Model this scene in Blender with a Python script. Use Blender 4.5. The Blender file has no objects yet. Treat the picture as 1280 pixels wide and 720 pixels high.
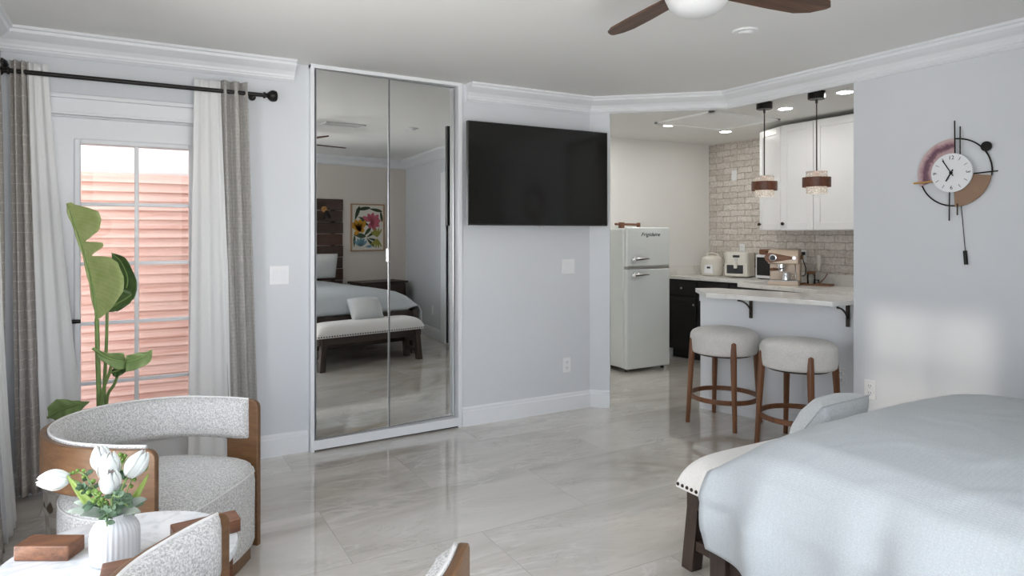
import bpy, bmesh, math, random
from mathutils import Vector, Matrix, noise
random.seed(7)
R = math.radians
PI = math.pi
scn = bpy.context.scene
COL = scn.collection

# ------------------------------------------------------------------ materials
def new_mat(name):
    m = bpy.data.materials.new(name); m.use_nodes = True
    nt = m.node_tree
    return m, nt, nt.nodes['Principled BSDF']

def setp(b, **k):
    names = {'rough': 'Roughness', 'metal': 'Metallic', 'spec': 'Specular IOR Level', 'coat': 'Coat Weight', 'coatr': 'Coat Roughness',
             'sheen': 'Sheen Weight', 'sub': 'Subsurface Weight', 'trans': 'Transmission Weight', 'ior': 'IOR', 'alpha': 'Alpha'}
    for q, v in k.items():
        b.inputs[names[q]].default_value = v

def coords(nt, scale=(1, 1, 1), rot=(0, 0, 0), kind='Object'):
    tc = nt.nodes.new('ShaderNodeTexCoord'); mp = nt.nodes.new('ShaderNodeMapping')
    mp.inputs['Scale'].default_value = scale; mp.inputs['Rotation'].default_value = rot
    nt.links.new(tc.outputs[kind], mp.inputs['Vector'])
    return mp.outputs['Vector']

def nz(nt, vec, scale, detail=3, rough=.55, dist=0):
    n = nt.nodes.new('ShaderNodeTexNoise'); n.inputs['Scale'].default_value = scale
    n.inputs['Detail'].default_value = detail; n.inputs['Roughness'].default_value = rough; n.inputs['Distortion'].default_value = dist
    nt.links.new(vec, n.inputs['Vector']); return n.outputs['Fac']

def ramp(nt, fac, stops):
    r = nt.nodes.new('ShaderNodeValToRGB'); e = r.color_ramp.elements
    while len(e) < len(stops): e.new(.5)
    for i, (p, c) in enumerate(stops):
        e[i].position = p; e[i].color = (*c, 1) if len(c) == 3 else c
    nt.links.new(fac, r.inputs['Fac']); return r.outputs['Color']

def mixc(nt, fac, a, b, mode='MIX'):
    m = nt.nodes.new('ShaderNodeMix'); m.data_type = 'RGBA'; m.blend_type = mode
    for sock, v in ((m.inputs[0], fac), (m.inputs[6], a), (m.inputs[7], b)):
        if isinstance(v, (int, float)): sock.default_value = v
        elif isinstance(v, tuple): sock.default_value = (*v, 1)
        else: nt.links.new(v, sock)
    return m.outputs[2]

def math_(nt, op, a, b=None):
    m = nt.nodes.new('ShaderNodeMath'); m.operation = op
    for sock, v in ((m.inputs[0], a), (m.inputs[1], b)):
        if v is None: continue
        if isinstance(v, (int, float)): sock.default_value = v
        else: nt.links.new(v, sock)
    return m.outputs[0]

def bump(nt, b, h, strength=.2, dist=.01):
    n = nt.nodes.new('ShaderNodeBump'); n.inputs['Strength'].default_value = strength; n.inputs['Distance'].default_value = dist
    nt.links.new(h, n.inputs['Height']); nt.links.new(n.outputs['Normal'], b.inputs['Normal'])

def plain(name, col, rough=.5, var=.04, scale=6, bumpk=0, **k):
    m, nt, b = new_mat(name)
    v = coords(nt)
    f = nz(nt, v, scale)
    c = ramp(nt, f, [(.3, tuple(max(0, x * (1 - var)) for x in col)), (.7, tuple(min(1, x * (1 + var)) for x in col))])
    nt.links.new(c, b.inputs['Base Color'])
    setp(b, rough=rough, **k)
    if bumpk: bump(nt, b, nz(nt, v, 180, 2), bumpk, .002)
    return m

def wood(name, dark, light, along='x', scale=1.0, rough=.45, coat=0.0):
    m, nt, b = new_mat(name)
    s = {'x': (1.2, 14, 14), 'y': (14, 1.2, 14), 'z': (14, 14, 1.2)}[along]
    v = coords(nt, tuple(q * scale for q in s))
    f = nz(nt, v, 1.6, 6, .6, 1.2)
    v2 = coords(nt, tuple(q * scale * 5 for q in s))
    g = nz(nt, v2, 2.0, 3, .5)
    c = ramp(nt, f, [(.3, dark), (.5, tuple((a + q) / 2 for a, q in zip(dark, light))), (.72, light)])
    c = mixc(nt, .25, c, ramp(nt, g, [(.3, tuple(x * .6 for x in dark)), (.7, light)]))
    nt.links.new(c, b.inputs['Base Color']); setp(b, rough=rough, coat=coat, coatr=.25)
    bump(nt, b, g, .08, .002)
    return m

def fabric(name, c1, c2, scale=220, bstr=.35, sheen=.15, stretch=(1, 1, 1), big=None):
    m, nt, b = new_mat(name)
    v = coords(nt, stretch)
    f = nz(nt, v, scale, 3, .65)
    c = ramp(nt, f, [(.36, c1), (.62, c2)])
    if big:
        g = nz(nt, coords(nt), big, 3)
        c = mixc(nt, .25, c, ramp(nt, g, [(.35, c1), (.65, c2)]))
    nt.links.new(c, b.inputs['Base Color']); setp(b, rough=.95, sheen=sheen, spec=.15)
    bump(nt, b, f, bstr, .004)
    return m

def emit(name, col, strength):
    m, nt, b = new_mat(name)
    b.inputs['Base Color'].default_value = (*col, 1)
    b.inputs['Emission Color'].default_value = (*col, 1); b.inputs['Emission Strength'].default_value = strength
    return m

def glassy(name, tint=(1, 1, 1), rough=.0, ior=1.45):
    m = bpy.data.materials.new(name); m.use_nodes = True; nt = m.node_tree; nt.nodes.clear()
    o = nt.nodes.new('ShaderNodeOutputMaterial'); t = nt.nodes.new('ShaderNodeBsdfTransparent'); t.inputs[0].default_value = (*tint, 1)
    g = nt.nodes.new('ShaderNodeBsdfGlossy'); g.inputs['Roughness'].default_value = rough
    lw = nt.nodes.new('ShaderNodeFresnel'); lw.inputs['IOR'].default_value = ior
    mx = nt.nodes.new('ShaderNodeMixShader')
    nt.links.new(lw.outputs[0], mx.inputs[0]); nt.links.new(t.outputs[0], mx.inputs[1]); nt.links.new(g.outputs[0], mx.inputs[2])
    nt.links.new(mx.outputs[0], o.inputs[0])
    return m

M = {}
M['wall'] = plain('wall_paint', (.70, .725, .76), .6, .01, 2, .03)
M['wall_kitchen'] = plain('kitchen_paint', (.80, .795, .77), .6, .01, 2, .03)
M['taupe'] = plain('taupe_paint', (.72, .67, .615), .65, .02, 2, .03)
M['ceil'] = plain('ceiling_paint', (.86, .86, .845), .8, .01, 2)
M['trim'] = plain('trim_paint', (.84, .86, .89), .32, .01, 3)
M['white_gloss'] = plain('white_lacquer', (.84, .855, .88), .3, .01, 3)
M['cab_white'] = plain('cabinet_white', (.83, .83, .83), .32, .01, 3)
M['plate'] = plain('switch_plastic', (.86, .87, .88), .35, .01, 8)
M['black_metal'] = plain('black_metal', (.018, .016, .016), .38, .1, 20, metal=.6)
M['black'] = plain('black_plastic', (.015, .015, .016), .35, .1, 20)
M['painted_shade'] = plain('painted_gap_shade', (.02, .02, .02), .8)  # near-black colour standing for shade inside gaps
M['screen'] = plain('tv_screen', (.0105, .0105, .0095), .1, .05, 3, spec=.4)
M['chrome'] = plain('chrome', (.86, .86, .88), .12, .02, 5, metal=1)
M['steel'] = plain('satin_steel', (.60, .60, .61), .3, .03, 40, metal=1)
M['brass'] = plain('brass', (.62, .36, .15), .3, .06, 20, metal=1)
M['gold'] = plain('gold_rod', (.75, .45, .16), .3, .05, 20, metal=1)
M['bronze'] = plain('oil_bronze', (.035, .024, .018), .45, .2, 30, metal=.5)
M['copper'] = plain('copper', (.80, .42, .25), .3, .05, 10, metal=1)
M['chair_wood'] = wood('walnut_ply', (.105, .048, .019), (.225, .115, .050), 'x', 1.0, .4, .15)
M['table_wood'] = wood('table_walnut', (.065, .024, .011), (.27, .11, .05), 'x', 1.4, .45, .1)
M['stool_wood'] = wood('stool_walnut', (.12, .042, .016), (.27, .11, .045), 'z', 1.0, .4, .1)
M['dark_wood'] = wood('espresso_wood', (.022, .014, .011), (.065, .042, .032), 'x', 1.0, .45)
M['dark_wood_z'] = wood('espresso_wood_post', (.022, .014, .011), (.065, .042, .032), 'z', 1.0, .45)
M['plank_wood'] = wood('plank_wood', (.030, .017, .012), (.085, .050, .036), 'x', .8, .6)
M['plank_wood_red'] = wood('plank_wood_warm', (.050, .024, .015), (.12, .060, .038), 'x', .8, .6)
M['fan_wood'] = wood('fan_blade_wood', (.045, .022, .014), (.17, .09, .055), 'x', 1.2, .5)
M['pend_wood'] = wood('pendant_wood', (.085, .026, .014), (.20, .075, .04), 'x', 1.2, .4)
M['box_wood'] = wood('box_wood', (.12, .045, .02), (.26, .12, .06), 'x', 2, .45)
M['frame_wood'] = wood('frame_oak', (.38, .23, .13), (.55, .36, .22), 'z', 2, .5)
M['boucle'] = fabric('grey_boucle', (.40, .39, .385), (.80, .79, .78), 170, .7, .2)
M['linen'] = fabric('stool_linen', (.64, .62, .59), (.84, .82, .79), 120, .4, .15, (1, 1, 3), 14)
M['bench_fabric'] = fabric('bench_linen', (.70, .70, .70), (.82, .82, .82), 260, .2, .1)
M['pillow'] = fabric('grey_pillow', (.52, .545, .56), (.64, .665, .68), 120, .3, .15, (1, 1, 1), 8)
M['pillow_white'] = fabric('white_pillow', (.66, .67, .67), (.80, .81, .81), 160, .2, .1)
M['piping'] = plain('piping', (.78, .77, .76), .9, .05, 60)

def comforter_mat():
    m, nt, b = new_mat('comforter_gauze')
    v = coords(nt)
    sep = nt.nodes.new('ShaderNodeSeparateXYZ'); nt.links.new(v, sep.inputs[0])
    uvn = nt.nodes.new('ShaderNodeUVMap')
    mp = nt.nodes.new('ShaderNodeMapping'); nt.links.new(uvn.outputs[0], mp.inputs['Vector'])
    s2 = nt.nodes.new('ShaderNodeSeparateXYZ'); nt.links.new(mp.outputs[0], s2.inputs[0])
    def lines(sock, k, ph):
        w = math_(nt, 'SINE', math_(nt, 'MULTIPLY', sock, k)); return math_(nt, 'POWER', math_(nt, 'ABSOLUTE', w), 10)
    a = lines(s2.outputs[0], 330, 0); c = lines(s2.outputs[1], 200, 0)
    g = math_(nt, 'MAXIMUM', a, c)
    f = nz(nt, v, 240, 2)
    f2 = nz(nt, coords(nt, (1, 1, 1)), 9, 3)
    base = ramp(nt, f, [(.3, (.47, .505, .53)), (.7, (.56, .595, .62))])
    base = mixc(nt, math_(nt, 'MULTIPLY', g, .22), base, (.45, .485, .51))
    nt.links.new(base, b.inputs['Base Color']); setp(b, rough=.95, sheen=.1, spec=.1)
    h = math_(nt, 'ADD', math_(nt, 'MULTIPLY', f, .3), math_(nt, 'MULTIPLY', g, -.5))
    bump(nt, b, h, .16, .003)
    return m
M['comforter'] = comforter_mat()

def marble(name, base, vein, scale=3, rough=.15, k=.6):
    m, nt, b = new_mat(name)
    v = coords(nt)
    f = nz(nt, v, scale, 6, .6, 1.5)
    d = math_(nt, 'ABSOLUTE', math_(nt, 'SUBTRACT', f, .5))
    c = ramp(nt, d, [(0, vein), (.03, tuple(x * k + y * (1 - k) for x, y in zip(base, vein))), (.10, base)])
    g = nz(nt, v, scale * .7, 3)
    c = mixc(nt, .3, c, ramp(nt, g, [(.3, tuple(x * .9 for x in base)), (.7, tuple(min(1, x * 1.05) for x in base))]))
    nt.links.new(c, b.inputs['Base Color']); setp(b, rough=rough, spec=.5)
    return m
M['marble'] = marble('white_marble', (.80, .82, .84), (.58, .60, .62), 3, .12)
M['quartz'] = marble('quartz_counter', (.80, .785, .755), (.66, .63, .58), 2.5, .2)

M['quartz_white'] = marble('white_quartz', (.86, .855, .845), (.74, .72, .69), 1.6, .2)

def floor_mat():
    m, nt, b = new_mat('polished_marble_tile')
    geo = nt.nodes.new('ShaderNodeNewGeometry'); pos = geo.outputs['Position']
    br = nt.nodes.new('ShaderNodeTexBrick'); mpb = nt.nodes.new('ShaderNodeMapping')
    mpb.inputs['Location'].default_value = (.55, .36, 0)
    nt.links.new(pos, mpb.inputs['Vector']); nt.links.new(mpb.outputs[0], br.inputs['Vector'])
    br.offset = .5
    for k_, v_ in (('Scale', 1.0), ('Mortar Size', .0022), ('Brick Width', 1.2), ('Row Height', .6), ('Mortar Smooth', .1)):
        br.inputs[k_].default_value = v_
    br.inputs['Color1'].default_value = (0, 0, 0, 1); br.inputs['Color2'].default_value = (1, 1, 1, 1); br.inputs['Mortar'].default_value = (.5, .5, .5, 1)
    # each tile shifts its own vein pattern
    addv = nt.nodes.new('ShaderNodeVectorMath'); addv.operation = 'MULTIPLY_ADD'
    nt.links.new(br.outputs['Color'], addv.inputs[0]); addv.inputs[1].default_value = (7, 11, 5); nt.links.new(pos, addv.inputs[2])
    def mp(scale, rz):
        q = nt.nodes.new('ShaderNodeMapping'); q.inputs['Scale'].default_value = scale; q.inputs['Rotation'].default_value = (0, 0, rz)
        nt.links.new(addv.outputs[0], q.inputs['Vector']); return q.outputs[0]
    cloud = nz(nt, mp((.8, 2.4, 1), R(18)), 1.1, 6, .62, .7)
    base = ramp(nt, cloud, [(.26, (.40, .36, .31)), (.42, (.54, .505, .455)), (.56, (.64, .605, .56)), (.74, (.72, .695, .655))])
    v1 = nz(nt, mp((.7, 1.7, 1), R(25)), 1.3, 7, .58, 2.2)
    d1 = math_(nt, 'ABSOLUTE', math_(nt, 'SUBTRACT', v1, .5))
    w1 = ramp(nt, d1, [(0, (1, 1, 1)), (.008, (.55, .55, .55)), (.028, (0, 0, 0))])
    mask = ramp(nt, nz(nt, mp((1, 1, 1), 0), 1.2, 3), [(.42, (0, 0, 0)), (.62, (1, 1, 1))])
    c = mixc(nt, math_(nt, 'MULTIPLY', math_(nt, 'MULTIPLY', w1, mask), .8), base, (.74, .72, .69))
    v2 = nz(nt, mp((.6, 1.6, 1), R(-12)), 1.9, 8, .6, 3.0)
    d2 = math_(nt, 'ABSOLUTE', math_(nt, 'SUBTRACT', v2, .52))
    w2 = ramp(nt, d2, [(0, (1, 1, 1)), (.006, (.3, .3, .3)), (.015, (0, 0, 0))])
    mask2 = ramp(nt, nz(nt, mp((1, 1, 1), 1), 1.7, 3), [(.5, (0, 0, 0)), (.66, (1, 1, 1))])
    c = mixc(nt, math_(nt, 'MULTIPLY', math_(nt, 'MULTIPLY', w2, mask2), .6), c, (.27, .23, .185))
    c = mixc(nt, math_(nt, 'MULTIPLY', br.outputs['Fac'], .45), c, (.36, .335, .30))
    nt.links.new(c, b.inputs['Base Color']); setp(b, rough=.035, spec=.6, coat=.6, coatr=.015)
    return m
M['floor'] = floor_mat()

def brick_mat():
    m, nt, b = new_mat('whitewashed_brick')
    tc = nt.nodes.new('ShaderNodeTexCoord')
    sp = nt.nodes.new('ShaderNodeSeparateXYZ'); nt.links.new(tc.outputs['Object'], sp.inputs[0])
    cb = nt.nodes.new('ShaderNodeCombineXYZ')
    sxy = math_(nt, 'ADD', sp.outputs[0], sp.outputs[1])
    wob = nt.nodes.new('ShaderNodeTexNoise'); wob.inputs['Scale'].default_value = 14; nt.links.new(tc.outputs['Object'], wob.inputs['Vector'])
    w = math_(nt, 'MULTIPLY', math_(nt, 'SUBTRACT', wob.outputs['Fac'], .5), .028)
    nt.links.new(math_(nt, 'ADD', sxy, w), cb.inputs[0]); nt.links.new(math_(nt, 'ADD', sp.outputs[2], w), cb.inputs[1])
    br = nt.nodes.new('ShaderNodeTexBrick'); nt.links.new(cb.outputs[0], br.inputs['Vector'])
    for k_, v_ in (('Scale', 1.0), ('Mortar Size', .0055), ('Brick Width', .205), ('Row Height', .068), ('Mortar Smooth', .5), ('Bias', 0)):
        br.inputs[k_].default_value = v_
    br.inputs['Color1'].default_value = (.76, .72, .67, 1); br.inputs['Color2'].default_value = (.50, .455, .40, 1); br.inputs['Mortar'].default_value = (.27, .23, .19, 1)
    f = nz(nt, tc.outputs['Object'], 38, 5, .7)
    c = mixc(nt, .5, br.outputs['Color'], ramp(nt, f, [(.32, (.40, .35, .30)), (.5, (.62, .575, .53)), (.66, (.84, .81, .77))]))
    nt.links.new(c, b.inputs['Base Color']); setp(b, rough=.85)
    h = math_(nt, 'SUBTRACT', math_(nt, 'MULTIPLY', f, .35), br.outputs['Fac'])
    bump(nt, b, h, .6, .008)
    return m
M['brick'] = brick_mat()

def siding_mat():
    m, nt, b = new_mat('terracotta_siding')
    v = coords(nt, (1.0, 1.0, 30))
    f = nz(nt, v, 1.2, 4, .6, .3)
    c = ramp(nt, f, [(.35, (.46, .245, .19)), (.5, (.54, .335, .275)), (.7, (.60, .41, .345))])
    nt.links.new(c, b.inputs['Base Color']); setp(b, rough=.7)
    return m
M['siding'] = siding_mat()
M['stucco'] = plain('pale_stucco', (.58, .55, .52), .8, .04, 9, .1)
M['patio'] = plain('patio_concrete', (.50, .49, .47), .85, .08, 6, .1)

def curtain_mat(name, c1, c2, line, pitch, amt):
    m, nt, b = new_mat(name)
    tc = nt.nodes.new('ShaderNodeTexCoord')
    mp = nt.nodes.new('ShaderNodeMapping'); nt.links.new(tc.outputs['UV'], mp.inputs['Vector'])
    sp = nt.nodes.new('ShaderNodeSeparateXYZ'); nt.links.new(mp.outputs[0], sp.inputs[0])
    f = nz(nt, coords(nt, (1, 1, .25)), 160, 3, .7)
    c = ramp(nt, f, [(.3, c1), (.7, c2)])
    s = math_(nt, 'FRACT', math_(nt, 'DIVIDE', sp.outputs[1], pitch))
    ln = math_(nt, 'LESS_THAN', s, .07)
    msk = ramp(nt, nz(nt, coords(nt, (3, 3, 26)), 3.0, 2), [(.38, (0, 0, 0)), (.5, (1, 1, 1))])
    c = mixc(nt, math_(nt, 'MULTIPLY', math_(nt, 'MULTIPLY', ln, msk), amt), c, line)
    nt.links.new(c, b.inputs['Base Color']); setp(b, rough=.95, sheen=.1, spec=.1)
    bump(nt, b, f, .25, .003)
    return m
M['curtain_dark'] = curtain_mat('charcoal_striped_weave', (.36, .335, .315), (.54, .51, .48), (.72, .69, .66), .05, .7)
M['curtain_light'] = curtain_mat('grey_slub_weave', (.33, .32, .305), (.52, .505, .485), (.68, .67, .65), .022, .6)

def sheer_mat(name='sheer_voile', tr=.35):
    m = bpy.data.materials.new(name); m.use_nodes = True; nt = m.node_tree; nt.nodes.clear()
    o = nt.nodes.new('ShaderNodeOutputMaterial')
    d = nt.nodes.new('ShaderNodeBsdfDiffuse'); d.inputs[0].default_value = (.95, .955, .96, 1)
    t = nt.nodes.new('ShaderNodeBsdfTranslucent'); t.inputs[0].default_value = (.95, .955, .96, 1)
    x = nt.nodes.new('ShaderNodeBsdfTransparent')
    tc = nt.nodes.new('ShaderNodeTexCoord')
    n = nt.nodes.new('ShaderNodeTexNoise'); n.inputs['Scale'].default_value = 120; nt.links.new(tc.outputs['Object'], n.inputs['Vector'])
    a = nt.nodes.new('ShaderNodeMixShader'); a.inputs[0].default_value = .15
    nt.links.new(d.outputs[0], a.inputs[1]); nt.links.new(t.outputs[0], a.inputs[2])
    b = nt.nodes.new('ShaderNodeMixShader')
    f = math_(nt, 'ADD', math_(nt, 'MULTIPLY', n.outputs['Fac'], .06), tr - .03)
    nt.links.new(f, b.inputs[0]); nt.links.new(a.outputs[0], b.inputs[1]); nt.links.new(x.outputs[0], b.inputs[2])
    nt.links.new(b.outputs[0], o.inputs[0])
    return m
M['sheer'] = sheer_mat(tr=.14)
M['glass'] = glassy('clear_glass', ior=1.13)
M['jar_glass'] = glassy('jar_glass', (.93, .95, .95))
M['seeded_glass'] = None

def mirror_mat():
    m = bpy.data.materials.new('mirror_silver'); m.use_nodes = True; nt = m.node_tree; nt.nodes.clear()
    o = nt.nodes.new('ShaderNodeOutputMaterial'); g = nt.nodes.new('ShaderNodeBsdfGlossy')
    g.inputs['Color'].default_value = (.88, .885, .87, 1); g.inputs['Roughness'].default_value = 0
    nt.links.new(g.outputs[0], o.inputs[0]); return m
M['mirror'] = mirror_mat()

def leaf_mat(name, c1, c2, rough=.4, tl=.25):
    m, nt, b = new_mat(name)
    tc = nt.nodes.new('ShaderNodeTexCoord'); sp = nt.nodes.new('ShaderNodeSeparateXYZ'); nt.links.new(tc.outputs['UV'], sp.inputs[0])
    rib = math_(nt, 'ABSOLUTE', math_(nt, 'SINE', math_(nt, 'MULTIPLY', sp.outputs[1], 95)))
    f = nz(nt, tc.outputs['Object'], 14, 3)
    c = ramp(nt, f, [(.3, c1), (.7, c2)])
    c = mixc(nt, math_(nt, 'MULTIPLY', math_(nt, 'POWER', rib, 6), .10), c, tuple(min(1, x * 1.5 + .02) for x in c2))
    nt.links.new(c, b.inputs['Base Color']); setp(b, rough=rough, spec=.4)
    bump(nt, b, rib, .15, .002)
    out = [n for n in nt.nodes if n.type == 'OUTPUT_MATERIAL'][0]
    t = nt.nodes.new('ShaderNodeBsdfTranslucent'); nt.links.new(c, t.inputs[0])
    mx = nt.nodes.new('ShaderNodeMixShader'); mx.inputs[0].default_value = tl
    nt.links.new(b.outputs[0], mx.inputs[1]); nt.links.new(t.outputs[0], mx.inputs[2]); nt.links.new(mx.outputs[0], out.inputs[0])
    return m
M['leaf_light'] = leaf_mat('leaf_light_green', (.44, .54, .20), (.60, .67, .33), .35, .4)
M['leaf_dark'] = leaf_mat('leaf_dark_green', (.045, .095, .03), (.10, .17, .055), .3, .15)
M['leaf_mid'] = leaf_mat('leaf_mid_green', (.22, .34, .12), (.36, .47, .20), .35, .3)
M['leaf_euc'] = leaf_mat('leaf_eucalyptus', (.07, .14, .075), (.20, .30, .20), .5, .15)
M['leaf_tulip'] = leaf_mat('leaf_tulip', (.19, .29, .05), (.34, .44, .11), .4, .2)
M['leaf_sage'] = leaf_mat('leaf_sage', (.22, .27, .22), (.36, .41, .36), .7, .15)
M['stem'] = plain('stem_green', (.20, .30, .09), .5, .1, 20)
M['bud'] = plain('green_berries', (.15, .26, .045), .5, .15, 40)
M['petal'] = plain('tulip_petal', (.78, .79, .77), .5, .03, 12, sub=.1)
M['ceramic'] = plain('white_ceramic', (.72, .74, .77), .35, .01, 5)
M['cream'] = plain('cream_plastic', (.74, .71, .64), .35, .02, 6)
M['cream_metal'] = plain('champagne_metal', (.58, .47, .37), .35, .03, 6, metal=.35)
M['fridge'] = plain('fridge_enamel', (.74, .775, .765), .28, .01, 4, coat=.2, coatr=.1)
M['cab_black'] = plain('cabinet_black', (.012, .011, .011), .5, .1, 6)
M['soil'] = plain('potting_soil', (.05, .035, .025), .95, .3, 60, .3)
M['agate'] = None

def agate_mat():
    m, nt, b = new_mat('purple_agate')
    v = coords(nt)
    sp = nt.nodes.new('ShaderNodeSeparateXYZ'); nt.links.new(v, sp.inputs[0])
    r2 = math_(nt, 'SQRT', math_(nt, 'ADD', math_(nt, 'POWER', sp.outputs[1], 2), math_(nt, 'POWER', sp.outputs[2], 2)))
    f = nz(nt, v, 30, 5, .7)
    x = math_(nt, 'ADD', math_(nt, 'MULTIPLY', math_(nt, 'SUBTRACT', r2, .145), 11), math_(nt, 'ADD', math_(nt, 'MULTIPLY', f, .5), .25))
    c = ramp(nt, x, [(.1, (.55, .42, .42)), (.3, (.50, .34, .36)), (.42, (.20, .10, .13)), (.6, (.13, .06, .09)), (.75, (.42, .25, .28)), (.9, (.58, .44, .44))])
    nt.links.new(c, b.inputs['Base Color']); setp(b, rough=.35); return m
M['agate'] = agate_mat()
M['tan_plate'] = plain('tan_leather_plate', (.30, .19, .125), .55, .08, 14)

def seeded():
    m = bpy.data.materials.new('seeded_glass'); m.use_nodes = True; nt = m.node_tree; nt.nodes.clear()
    o = nt.nodes.new('ShaderNodeOutputMaterial')
    tc = nt.nodes.new('ShaderNodeTexCoord')
    vo = nt.nodes.new('ShaderNodeTexVoronoi'); vo.inputs['Scale'].default_value = 60; nt.links.new(tc.outputs['Object'], vo.inputs['Vector'])
    t = nt.nodes.new('ShaderNodeBsdfTransparent'); t.inputs[0].default_value = (.93, .93, .92, 1)
    p = nt.nodes.new('ShaderNodeBsdfPrincipled'); p.inputs['Base Color'].default_value = (.90, .88, .86, 1); p.inputs['Roughness'].default_value = .15
    bm = nt.nodes.new('ShaderNodeBump'); bm.inputs['Strength'].default_value = .7; nt.links.new(vo.outputs['Distance'], bm.inputs['Height']); nt.links.new(bm.outputs[0], p.inputs['Normal'])
    mx = nt.nodes.new('ShaderNodeMixShader')
    r = ramp(nt, vo.outputs['Distance'], [(.1, (.85, .85, .85)), (.45, (.42, .42, .42))])
    nt.links.new(r, mx.inputs[0]); nt.links.new(t.outputs[0], mx.inputs[1]); nt.links.new(p.outputs[0], mx.inputs[2]); nt.links.new(mx.outputs[0], o.inputs[0])
    return m
M['seeded_glass'] = seeded()

def basket_mat():
    m, nt, b = new_mat('basket_weave')
    tc = nt.nodes.new('ShaderNodeTexCoord')
    ck = nt.nodes.new('ShaderNodeTexChecker'); ck.inputs['Scale'].default_value = 1
    mp = nt.nodes.new('ShaderNodeMapping'); mp.inputs['Scale'].default_value = (24, 10, 1); nt.links.new(tc.outputs['UV'], mp.inputs[0]); nt.links.new(mp.outputs[0], ck.inputs['Vector'])
    ck.inputs['Color1'].default_value = (.80, .76, .71, 1); ck.inputs['Color2'].default_value = (.66, .60, .54, 1)
    n = nz(nt, mp.outputs[0], .5, 1)
    c = mixc(nt, ramp(nt, n, [(.62, (0, 0, 0)), (.66, (1, 1, 1))]), ck.outputs['Color'], (.16, .11, .08))
    nt.links.new(c, b.inputs['Base Color']); setp(b, rough=.8)
    return m
M['basket'] = basket_mat()
M['paper'] = plain('art_paper', (.74, .71, .64), .8, .02, 8)
for nm, c in (('art_pink', (.55, .13, .17)), ('art_orange', (.62, .30, .03)), ('art_green', (.045, .07, .035)), ('art_olive', (.32, .31, .06)), ('art_blue', (.18, .34, .42))):
    M[nm] = plain(nm, c, .8, .08, 30)
M['lamp_on'] = emit('downlight_lens', (1, .975, .94), 165)
M['bulb'] = emit('bulb_warm', (1, .83, .62), 22)
M['globe'] = plain('opal_globe', (.70, .71, .72), .3, .01, 3)

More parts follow.
